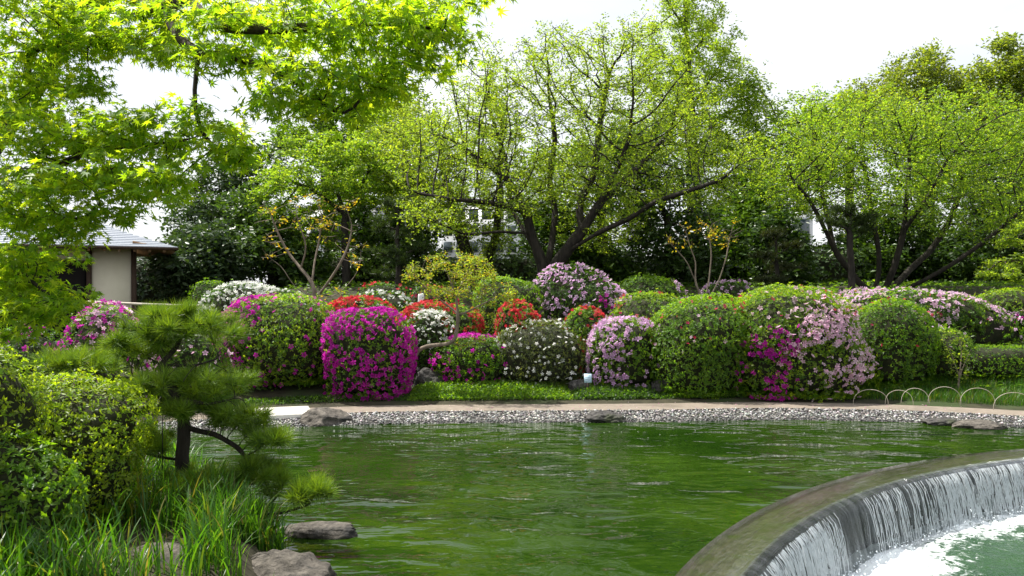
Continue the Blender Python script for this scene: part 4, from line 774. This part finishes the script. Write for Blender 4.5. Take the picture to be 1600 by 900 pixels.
bush('azalea_bush', 'wide azalea with pale pink flowers and one magenta patch', 1128, 1350, 464, 622, 15.4, 1.1, AZ + AZY,
     [('pnk', PNK, 600, lambda u, v: 1.1 * np.exp(-((u - .2) / .5) ** 2 - ((v - .6) / .28) ** 2) + .5 * np.exp(-((u - .45) / .5) ** 2 - ((v - .25) / .2) ** 2), .047, .6),
      ('mag', MAG, 420, lambda u, v: 2.2 * np.exp(-((u + .52) / .24) ** 2 - ((v - .3) / .27) ** 2), .05, .6), ('crm', CRIM, 34, lambda u, v: .7 * (v > .8), .035, .7)], singles=150, e=2.6)
bush('azalea_bush', 'rounded green azalea with dark hollow left side and a few red buds', 1336, 1456, 478, 616, 15.6, .8, AZ, [('crm', CRIM, 16, lambda u, v: .6 * (v > .5), .035, .7)], singles=16, e=2.7)
bush('clipped_hedge', 'low clipped box shaped hedge at the right behind the hoop edging', 1488, 1640, 541, 612, 15.5, .7, AZD + AZ, dens=520, ls=.035, e=4.5, lump=.03, cat='hedge')
# second rows
bush('azalea_bush', 'long green azalea ridge joining the big front mounds at the right', 1040, 1440, 468, 520, 16.45, .7, AZ + AZY, [('crm', CRIM, 50, one(.4), .038, .7), ('pnk', PNK, 60, one(.3), .04, .7)], dens=400)
bush('azalea_bush', 'low red flowered azalea behind the yellow green one', 496, 625, 461, 505, 17.2, .7, AZ, [('red', RED, 700, one(1.5), .045, .75)], dens=400)
bush('azalea_bush', 'red flowered azalea behind the twisted tree trunk', 596, 765, 474, 535, 16.6, .7, AZ, [('red', RED, 850, lambda u, v: .6 + 1.4 * v, .045, .75)], dens=400)
bush('azalea_bush', 'small red azalea dome between twisted tree and white dome', 778, 842, 482, 530, 16.3, .45, AZ, [('red', RED, 330, one(1.4), .045, .75)], dens=400)
bush('azalea_bush', 'orange red azalea behind the white sprinkled dome', 872, 958, 478, 545, 16.2, .5, AZ, [('red', RED, 200, lambda u, v: .3 + .6 * v, .045, .75)], dens=400)
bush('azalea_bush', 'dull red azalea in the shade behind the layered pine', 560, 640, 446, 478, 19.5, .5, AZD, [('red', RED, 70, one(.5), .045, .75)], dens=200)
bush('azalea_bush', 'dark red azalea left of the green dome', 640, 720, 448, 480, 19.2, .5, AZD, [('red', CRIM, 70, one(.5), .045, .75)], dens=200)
bush('azalea_bush', 'smooth fresh green dome behind the twisted tree', 742, 848, 432, 505, 18.4, .8, FRESH, dens=300, group=None)
bush('azalea_bush', 'large lavender flowered mound at the foot of the big trunk', 842, 985, 426, 498, 18.6, .9, AZD, [('lav', LAV, 520, lambda u, v: .9 - .3 * u, .052, .6), ('mag', MAG, 40, gs(.5, .4, .3, .3), .05, .6)], dens=400)
bush('azalea_bush', 'long green mound right of the lavender mound', 950, 1075, 430, 492, 19.0, .85, FRESH + AZD, [('lav', LAV, 60, lambda u, v: .9 * (u > .55), .05, .6)], dens=400)
bush('azalea_bush', 'bright green azalea with red flowers along its lower left edge', 955, 1078, 464, 545, 16.8, .75, AZ + AZY, [('crm', CRIM + RED, 130, lambda u, v: .9 * (u < -.1) * (v < .75) + .12, .042, .7)], dens=300)
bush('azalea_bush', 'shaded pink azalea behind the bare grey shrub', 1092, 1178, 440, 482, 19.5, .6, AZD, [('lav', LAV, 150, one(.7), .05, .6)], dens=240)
bush('azalea_bush', 'long low green azalea strip below the straight little pine', 1150, 1345, 452, 500, 17.8, .8, AZ + FRESH, [('crm', CRIM, 24, one(.5), .04, .7)], dens=400)
bush('rhododendron_bush', 'broad sloping rhododendron with pale pink heads at the right', 1298, 1585, 456, 560, 17.2, 1.0, FRESH + AZD, [('pnk', LAV + PNK, 560, lambda u, v: .25 + .75 * (v > .45), .052, .65), ('crm', MAG, 30, one(.4), .04, .7)], singles=120, ls=.07, dens=250, tilt=-.55)
bush('round_shrub', 'fresh green rounded shrub at the right frame edge', 1516, 1650, 451, 520, 17.4, .8, FRESH + AZY, dens=300, cat='shrub')
bush('azalea_bush', 'dark azalea with pink flowers at the right frame edge', 1555, 1660, 478, 560, 17.0, .6, AZD, [('crm', MAG + LAV, 80, one(.5), .05, .7)], dens=400)
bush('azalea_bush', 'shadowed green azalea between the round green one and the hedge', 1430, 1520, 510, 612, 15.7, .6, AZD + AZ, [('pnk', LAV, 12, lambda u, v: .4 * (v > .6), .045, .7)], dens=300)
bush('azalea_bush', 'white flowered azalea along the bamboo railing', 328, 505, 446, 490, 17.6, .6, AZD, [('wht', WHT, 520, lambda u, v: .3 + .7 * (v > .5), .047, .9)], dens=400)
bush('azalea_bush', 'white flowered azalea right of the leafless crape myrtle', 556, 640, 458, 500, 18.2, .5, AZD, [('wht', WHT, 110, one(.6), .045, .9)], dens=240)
bush('clipped_shrub', 'small ball shaped clipped shrub beside the teahouse', 294, 360, 431, 490, 19.2, .5, AZD + AZ, dens=420, ls=.04, cat='shrub')
bush('azalea_bush', 'pink and magenta azalea behind the pine top', 92, 232, 483, 640, 12.9, .7, AZ, [('mag', MAG, 150, lambda u, v: .2 + .9 * (v > .65), .047, .6), ('pnk', PNK, 170, lambda u, v: .8 * (u > -.2), .047, .6)], singles=120, dens=300)
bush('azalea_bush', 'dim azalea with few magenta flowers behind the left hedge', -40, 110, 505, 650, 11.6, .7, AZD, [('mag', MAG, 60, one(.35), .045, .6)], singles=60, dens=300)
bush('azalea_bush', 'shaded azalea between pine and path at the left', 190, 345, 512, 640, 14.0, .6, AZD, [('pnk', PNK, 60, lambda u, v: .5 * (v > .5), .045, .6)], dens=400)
# left foreground hedge
bush('azalea_hedge', 'near yellow green azalea hedge with small pointed leaves at the left', -120, 208, 590, 900, 6.3, .6, AZY, dens=1250, ls=.035, e=2.3, lump=.24, cat='hedge', lf=4)
bush('azalea_hedge', 'darker loose azalea in front of the near hedge above the iris blades', -90, 128, 690, 900, 5.35, .38, AZ, dens=700, ls=.045, e=2.2, lump=.25, cat='hedge', lf=4.5)
bush('azalea_hedge', 'brightest yellow green azalea tip at the left frame edge', -120, 48, 566, 720, 5.6, .4, AZY, dens=900, ls=.036, cat='hedge', lf=3)

# ------------------------------------------------------------------ blades, grass, ground cover
def blades(name, label, x, y, z, ln, wd, cols, lean, r, kind='stuff', seg=5, mt='grass'):
    n = len(x); base = np.stack([x, y, z], 1); az = r.uniform(0, 6.283, n); hd = np.stack([np.cos(az), np.sin(az), az * 0], 1)
    side = np.stack([-np.sin(az + r.normal(size=n) * .7), np.cos(az), az * 0], 1); side = unit(side); s = np.linspace(0, 1, seg + 1)
    le = np.abs(r.normal(lean, lean * .5, n))
    ctr = base[:, None] + ln[:, None, None] * (s[None, :, None] * np.array([0, 0, 1]) * (1 - .35 * le[:, None, None] * s[None, :, None] ** 2) + (le[:, None] * s[None] ** 2)[..., None] * hd[:, None])
    w_ = wd[:, None] * np.array([.75, 1, 1, .85, .55, .04][:seg + 1] if seg == 5 else np.linspace(1, .05, seg + 1))[None]
    V = np.stack([ctr - w_[..., None] * side[:, None], ctr + w_[..., None] * side[:, None]], 2).reshape(n, -1, 3)
    q = np.array([[2 * i, 2 * i + 1, 2 * i + 3, 2 * i + 2] for i in range(seg)]); k = 2 * (seg + 1)
    C = palette(cols, n, r, .18).repeat(k, 0)
    o = mk(name, V.reshape(-1, 3), (q[None] + (np.arange(n) * k)[:, None, None]).reshape(-1, 4), M[mt], col=C, smooth=True); return tag(o, label, kind=kind)
r = np.random.default_rng(71)
IR = [(.045, .14, .012), (.07, .18, .014), (.03, .095, .012), (.10, .21, .015), (.025, .08, .012), (.05, .15, .012), (.04, .12, .012), (.06, .16, .013), (.03, .1, .012), (.045, .13, .012), (.17, .16, .05)]
x = r.uniform(-5.2, -1.5, 60000); y = r.uniform(3.9, 9.5, 60000); l = xl(y) - x; k = (l > .02) & (l < 3) & (r.random(len(x)) < np.exp(-((x + 2.12) / .36) ** 2 - ((y - 6.35) / .55) ** 2) + np.exp(-((x + 3.15) / .62) ** 2 - ((y - 4.85) / .42) ** 2) + .16 * (y > 6) + .9 * np.exp(-((x + 1.98) / .2) ** 2 - ((y - 5.6) / .35) ** 2)) & ~((np.hypot(x + 2.45, y - 5.6) < .22)) & ~((np.hypot(x + 1.66, y - 5.8) < .45) & (l < .5))
x, y = x[k], y[k]; print('blades', len(x)); big = r.random(len(x)) < .45
tag(blades('iris_leaves', 'lush green sword shaped iris leaves along the near left bank', x[big], y[big], ground(x[big], y[big]), r.uniform(.24, .5, big.sum()), r.uniform(.004, .009, big.sum()), IR, .38, r), cat='iris leaves')
k = ~big; tag(blades('bank_grass', 'fine grass filling the near left bank', x[k], y[k], ground(x[k], y[k]), r.uniform(.15, .34, k.sum()), r.uniform(.002, .005, k.sum()), IR, .45, r), cat='grass')
def tstrip(n, p0, p1, t0, t1): x = r.uniform((p0 - 800) / F * 14.6, (p1 - 800) / F * 14.6, n); y = ys(x) + r.uniform(t0, t1, n); return x, y, ground(x, y)
x, y, z = tstrip(11000, 1330, 1680, 1.48, 3.2); tag(blades('grass_strip', 'bright grass strip under the hoop edging at the right', x, y, z, r.uniform(.09, .25, len(x)), r.uniform(.003, .006, len(x)), IR, .45, r, seg=3), cat='grass')
def cover(name, label, p0, p1, t0, t1, h, cols, n, ls):
    x, y, z = tstrip(n, p0, p1, t0, t1); f = np.clip((y - ys(x) - t0) / (t1 - t0), 0, 1); u = np.clip(np.minimum(x - x.min(), x.max() - x) / .3, 0, 1)
    hh = h * np.sqrt(np.sin(np.clip(f, .06, .94) * math.pi)) * (.7 + .3 * sn(np.stack([x, y, z], 1), 2.5, 83)) * u ** .5
    pos = np.stack([x, y, z + hh * r.random(n) ** .5], 1); nrm = unit(r.normal(size=(n, 3)) * .6 + [0, -.4, .8]); ax = unit(r.normal(size=(n, 3)) + [0, -.4, .1])
    V, T, C = leafbatch(pos, ax, nrm, ls * r.uniform(.6, 1.2, n), palette(cols, n, r, .2), LEAF); return tag(mk(name, V, T, M['leaf'], col=C), label, 'ground cover', kind='stuff')
cover('ground_cover', 'low green ground cover along the path below the white dome', 640, 895, 1.44, 2.5, .2, FRESH + AZ, 14000, .055)
cover('ground_cover', 'dark mondo ground cover below the lavender ball', 898, 1032, 1.46, 2.4, .22, AZD + [(.04, .08, .03)], 6000, .07)
cover('ground_cover', 'thin dim ground cover below the left azaleas', 300, 640, 1.48, 1.9, .09, AZD, 5000, .05)
cover('ground_cover', 'thin dim ground cover below the pink and magenta azalea', 1032, 1345, 1.48, 1.95, .12, AZD, 6000, .05)
n = 22000; x = r.uniform(-13, 19, n); t = r.uniform(2.2, 18, n); y = ys(x) + t; z = ground(x, y)
V, T, C = leafbatch(np.stack([x, y, z + r.random(n) * .14], 1), unit(r.normal(size=(n, 3)) * [1, 1, .4]), unit(r.normal(size=(n, 3)) * .6 + [0, -.2, 1]), .14 * r.uniform(.6, 1.2, n), palette(AZD + MID, n, r, .2), LEAF)
tag(mk('hill_cover', V, T, M['leaf'], col=C), 'green ground cover carpeting the hill behind the azaleas', 'ground cover', kind='stuff')
# fallen petals on the water
n = 80; x = r.uniform(-3.5, 6.5, n); y = np.minimum(ys(x) - np.abs(r.normal(.1, 1.1, n)) - .05, 12.9); k = (np.hypot(x - WC[0], y - WC[1]) > R_UP + .3) & (y > 7); n = k.sum()
V, T, C = leafbatch(np.stack([x[k], y[k], np.full(n, .004)], 1), unit(r.normal(size=(n, 3)) * [1, 1, 0]), np.tile([0, 0, 1.], (n, 1)), r.uniform(.012, .03, n), palette(WHT, n, r), (LEAF[0] * [1.5, 1, .3], LEAF[1]))
tag(mk('fallen_petals', V, T, M['petal'], col=C), 'white fallen petals drifting near the far shore', 'petals', kind='stuff')

n = 260; x = r.uniform(-5, 9, n); y = ys(x) + r.uniform(.4, 1.46, n) ** 1.15
V, T, C = leafbatch(np.stack([x, y, np.full(n, .139)], 1), unit(r.normal(size=(n, 3)) * [1, 1, .1]), unit(r.normal(size=(n, 3)) * .25 + [0, 0, 1]), r.uniform(.015, .04, n), palette(PNK + MAG + [(.12, .08, .04)] * 4, n, r), LEAF)
tag(mk('path_litter', V, T, M['petal'], col=C), 'fallen petals and dry leaves strewn on the path', 'litter', kind='stuff')

# ------------------------------------------------------------------ hoop edging, plaque, post, block
hp = [(1333, 1388, 608, 'leftmost bamboo hoop, half hidden under the pink azalea'), (1383, 1427, 609, 'second bamboo hoop from the left in the grass edging'), (1408, 1452, 606, 'third bamboo hoop from the left in the grass edging'),
      (1450, 1502, 604, 'tallest bamboo hoop, in front of the thin sapling'), (1500, 1555, 606, 'fifth bamboo hoop from the left, before the clipped hedge'), (1552, 1616, 613, 'rightmost bamboo hoop, cut by the frame edge')]
for a_, b_, yt, lab in hp:
    d = 14.15 if a_ < 1490 else (13.9 if a_ < 1540 else 13.5); pa, pb = P(a_, 0, d), P(b_, 0, d - .12); ga, gb = gz(pa[0], pa[1]), gz(pb[0], pb[1]); zt = P(0, yt, d)[2]
    q = np.linspace(0, math.pi, 22); c0 = (1 - np.cos(q)) / 2; pts = np.stack([pa[0] + (pb[0] - pa[0]) * c0, pa[1] + (pb[1] - pa[1]) * c0, ga + (gb - ga) * c0 + (zt - ga) * np.sin(q) ** .75], 1); pts[0, 2] -= .05; pts[-1, 2] -= .05
    tag(MB().tube(pts, .0042, 7).build('bamboo_hoop', M['bamboo'], smooth=True), lab, 'edging hoop', 'bamboo hoops edging the path')
c = P(918.5, 591, 15.0); t = thing('plant_plaque', 'small pale blue plant plaque beside the lavender ball', 'sign', (c[0], c[1], gz(c[0], c[1])))
tl = np.array([0, .3, .95]); MB().box(c, (.07, 0, 0), tl * .085, (0, -.004, .0013)).build('card', M['card'], t)
for k in range(4): MB().box(c + tl * (.045 - .03 * k) + [-.008 * (k % 2), -.0055, .0018], (.05 - .008 * (k % 2), 0, 0), tl * .005, (0, -.0015, .0005)).build('text_line', M['ink'], t)
MB().box([c[0], c[1] + .012, (c[2] + gz(c[0], c[1])) / 2 - .05], (.012, 0, 0), (0, .004, 0), (0, 0, (c[2] - gz(c[0], c[1])) / 2)).build('stake', M['timber'], t)
c = P(658, 458, 17.6); g0 = gz(c[0], c[1]); tag(MB().tube([(c[0], c[1], g0 - .05), (c[0], c[1], c[2] - .06), (c[0], c[1], c[2] - .02), (c[0], c[1], c[2])], [.07, .07, .062, .03], 12).build('marker_post', M['paint'], smooth=True), 'short round topped white post among the red azaleas', 'post')
c = on(238, 728, .15); b = MB(); hv = np.array
V = hv([(-.2, -.12, 0), (.2, -.12, 0), (.2, .14, 0), (-.2, .14, 0), (-.19, -.10, .10), (.17, -.11, .13), (.18, .13, .17), (-.18, .12, .15)]) + c - [0, 0, .02]
o = mk('stone_block', V, [[0, 3, 2, 1], [4, 5, 6, 7], [0, 1, 5, 4], [1, 2, 6, 5], [2, 3, 7, 6], [3, 0, 4, 7]], M['slab']); md = o.modifiers.new('bevel', 'BEVEL'); md.width = .025; md.segments = 3
tag(o, 'whitish low stone block at the water behind the pine trunk', 'stone')

# ------------------------------------------------------------------ teahouse
Cn = np.array([-8.27, 19.7, 3.2]); Lf = np.array([-.883, -.469, 0]); Bk = np.array([-.469, .883, 0]); UP = np.array([0, 0, 1.])
def H(a, b, z): return Cn + Lf * a + Bk * b + UP * (z - 3.2)              # a: leftwards along the eave, b: backwards, z: height
fl = .85; t = thing('teahouse', 'Japanese teahouse with cream wall and grey hipped slate roof', 'building', tuple(H(4, 3, fl)))
WL, WB = 10., 6.; ov = .9
def hbox(name, a0, a1, b0, b1, z0, z1, m, parent=t): return MB().box(H((a0 + a1) / 2, (b0 + b1) / 2, (z0 + z1) / 2), Lf * (a1 - a0) / 2, Bk * (b1 - b0) / 2, UP * (z1 - z0) / 2).build(name, M[m], parent)
hbox('wall', ov + .08, ov + .98, ov + .03, ov + .12, fl, 3.3, 'plaster'); hbox('wall', ov + .03, ov + .12, ov + .12, WB - ov, fl, 3.3, 'plaster')
hbox('wall', ov + 1.1, WL - ov, ov + .03, ov + .12, 2.86, 3.3, 'plaster'); hbox('wall', ov + 3.1, WL - ov, ov + .03, ov + .12, fl, 1.55, 'plaster'); hbox('back_wall', ov, WL - ov, WB - ov - .1, WB - ov, fl, 3.3, 'dark')
hbox('floor', ov + .1, WL - ov, ov + .1, WB - ov, fl - .1, fl + .35, 'timber')
for a in (ov - .02, ov + .98, ov + 2.95, ov + 5.2, WL - ov - .1): hbox('post', a, a + .12, ov, ov + .14, fl - .1, 3.35, 'timber')
hbox('lintel', ov + 1.1, WL - ov - .1, ov - .005, ov + .13, 2.76, 2.88, 'timber'); hbox('sill', ov + 3.07, WL - ov - .1, ov - .005, ov + .13, 1.5, 1.6, 'timber'); hbox('plinth', ov, WL - ov, ov - .02, ov + .16, fl - .3, fl + .06, 'grey')
hbox('dark_opening', ov + 1.12, ov + 2.93, ov + .09, ov + .12, fl + .05, 2.78, 'dark')  # flat panel across the open bay, its shade painted near-black
for k in range(34): hbox('lattice_slat', ov + 3.12 + k * .062, ov + 3.145 + k * .062, ov + .05, ov + .08, 1.6, 2.76, 'timber')
def roof():
    rs = .46; ridge = 3.2 + rs * WB / 2; V, Q = [], []; n = 22
    def course(p0, p1, q0, q1, up0, up1): V.extend([p0 + UP * up0, p1 + UP * up0, q1 + UP * up1, q0 + UP * up1, p0, p1]); i = len(V) - 6; Q.extend([[i, i + 1, i + 2, i + 3], [i + 4, i + 5, i + 1, i]])
    for k in range(n):
        f0, f1 = k / n * WB / 2, (k + 1) / n * WB / 2; curve = lambda f: 3.2 + rs * f - .12 * math.sin(min(1, f / (WB / 2)) * math.pi)
        z0, z1 = curve(f0), curve(f1); A0, B0, C0, D0 = H(f0, f0, z0), H(WL - f0, f0, z0), H(WL - f0, WB - f0, z0), H(f0, WB - f0, z0); A1, B1, C1, D1 = H(f1, f1, z1), H(WL - f1, f1, z1), H(WL - f1, WB - f1, z1), H(f1, WB - f1, z1)
        for p0, p1, q0, q1 in ((A0, B0, A1, B1), (D0, A0, D1, A1), (B0, C0, B1, C1), (C0, D0, C1, D1)): course(p0, p1, q0, q1, .022, .002)
    rf = mk('roof', V, Q, M['slate'], t); MB().tube([H(WB / 2 - .1, WB / 2, ridge - .0), H(WL - WB / 2 + .1, WB / 2, ridge)], .11, 8).build('ridge', M['slate'], rf)
    V = [H(.03, .03, 3.17), H(WL - .03, .03, 3.17), H(WL - WB / 2, WB / 2, ridge - .75), H(WB / 2, WB / 2, ridge - .75), H(WL - .03, WB - .03, 3.17), H(.03, WB - .03, 3.17)]
    mk('soffit', V, [np.array([[0, 1, 2, 3], [5, 3, 2, 4]]), np.array([[0, 3, 5], [1, 4, 2]])], M['rafter'], rf)
    for nm, p, q in (('eave_board', H(0, 0, 3.17), H(WL, 0, 3.17)), ('eave_board', H(0, 0, 3.17), H(0, WB, 3.17))): MB().box((p + q) / 2, (q - p) / 2, unit(np.cross(q - p, UP)) * .018, UP * .032).build(nm, M['timber'], rf)
    for k in range(15):
        b_ = .25 + k * .33; p, q = H(.05, b_, 3.145), H(ov + .1, b_, 3.145 + .2); MB().box((p + q) / 2 - UP * .03, (q - p) / 2, Bk * .028, UP * .04).build('rafter', M['rafter'], rf)
    for k in range(28):
        a_ = .3 + k * .33; p, q = H(a_, .05, 3.145), H(a_, ov + .05, 3.145 + .2); MB().box((p + q) / 2 - UP * .03, (q - p) / 2, Lf * .028, UP * .04).build('rafter', M['rafter'], rf)
roof()
# bamboo railing in front of the teahouse
p0, p1 = P(128, 471, 16.9), P(345, 479, 17.3); t = thing('bamboo_railing', 'weathered bamboo railing with short spindles before the teahouse', 'railing', tuple([*((p0 + p1) / 2)[:2], gz(*((p0 + p1) / 2)[:2])]))
MB().tube([p0, (p0 + p1) / 2 + [0, 0, -.012], p1], .027, 9).build('top_rail', M['bamboo'], t, smooth=True); MB().tube([p0 - [0, 0, .2], p0 + (p1 - p0) * .38 - [0, 0, .2]], .012, 7).build('lower_rail', M['bamboo'], t, smooth=True)
for k in range(8):
    q = p0 + (p1 - p0) * (k + .3) / 21; MB().tube([q - [0, 0, .27], q - [0, 0, .01]], .012, 6).build('spindle', M['bamboo'], t, smooth=True)
for f in (.04, .36, .68, .98):
    q = p0 + (p1 - p0) * f; MB().tube([(q[0], q[1] + .05, gz(q[0], q[1]) - .1), (q[0], q[1] + .05, q[2] - .02)], .035, 8).build('post', M['timber'], t, smooth=True)

# ------------------------------------------------------------------ buildings behind the trees
def building(label, px0, px1, yt, d, dep, m, cols_, rows, wm='glass', zb=2.2):
    a, b = P(px0, yt, d), P(px1, yt, d); zt = a[2]; t = thing('building', label, 'building', ((a[0] + b[0]) / 2, d + dep / 2, zb))
    MB().box([(a[0] + b[0]) / 2, d + dep / 2, (zt + zb) / 2], ((b[0] - a[0]) / 2, 0, 0), (0, dep / 2, 0), (0, 0, (zt - zb) / 2)).build('wall', M[m], t)
    MB().box([(a[0] + b[0]) / 2, d + dep / 2, zt + .12], ((b[0] - a[0]) / 2 + .15, 0, 0), (0, dep / 2 + .15, 0), (0, 0, .119)).build('parapet', M['grey'], t)
    W, Hh = (b[0] - a[0]) / cols_, (zt - zb) / rows
    for i in range(cols_):
        for j in range(rows):
            cx, cz = a[0] + (i + .5) * W, zb + (j + .5) * Hh; wd = MB().box([cx, d - .02, cz], (W * .36, 0, 0), (0, .05, 0), (0, 0, Hh * .33)).build('window', M['grey'], t)
            MB().box([cx, d - .06, cz], (W * .33, 0, 0), (0, .03, 0), (0, 0, Hh * .29)).build('pane', M[wm], wd)
building('white building glimpsed behind the leafless crape myrtle', 440, 600, 328, 46, 8, 'white', 4, 2)
building('pale gridded building glimpsed between the trunks of the big trees', 690, 850, 322, 52, 8, 'white', 8, 5)
building('pale low building glimpsed left of the many stemmed tree', 1120, 1270, 330, 50, 8, 'white', 4, 2)
building('glazed green building behind the teahouse corner', 190, 300, 405, 34, 6, 'grey', 6, 2, zb=1.0)

# ------------------------------------------------------------------ thicket at the back of the hill
for px, w_, yt, d, cl, lab in ((230, 70, 395, 27, DARK2, 'dark shrub behind the teahouse eave'), (500, 70, 400, 26.5, DARK + MID, 'dim shrub behind the crape myrtle stems'), (575, 55, 395, 27.5, MID, 'green shrub left of the layered pine'),
                          (690, 60, 405, 28, DARK + MID, 'dim shrub behind the yellow green twisted tree'), (800, 55, 400, 26.5, DARK2 + MID, 'shrub filling the gap left of the big trunk'), (920, 65, 385, 29, DARK, 'black green shrub right behind the big trunk'),
                          (1000, 60, 395, 27.5, DARK, 'black green shrub beneath the blackish evergreen'), (1110, 60, 385, 28.5, MID + DARK, 'green shrub behind the bare grey stems'), (1190, 50, 395, 28, DARK2 + DARK, 'dim shrub below the pale low building'),
                          (1290, 65, 385, 26.5, DARK + MID, 'dim shrub left behind the many stems'), (1390, 70, 380, 28.5, DARK, 'black green shrub right behind the many stems'), (1480, 60, 385, 27, DARK, 'black green shrub right of the many stems'), (1570, 70, 390, 27.5, DARK, 'black green shrub at the right frame edge')):
    bush('thicket_shrub', lab, px - w_, px + w_, yt, 455, d, 1.1, cl, dens=75, ls=.14, lump=.16, cat='shrub', mt='glossy', ros=4, group=None)
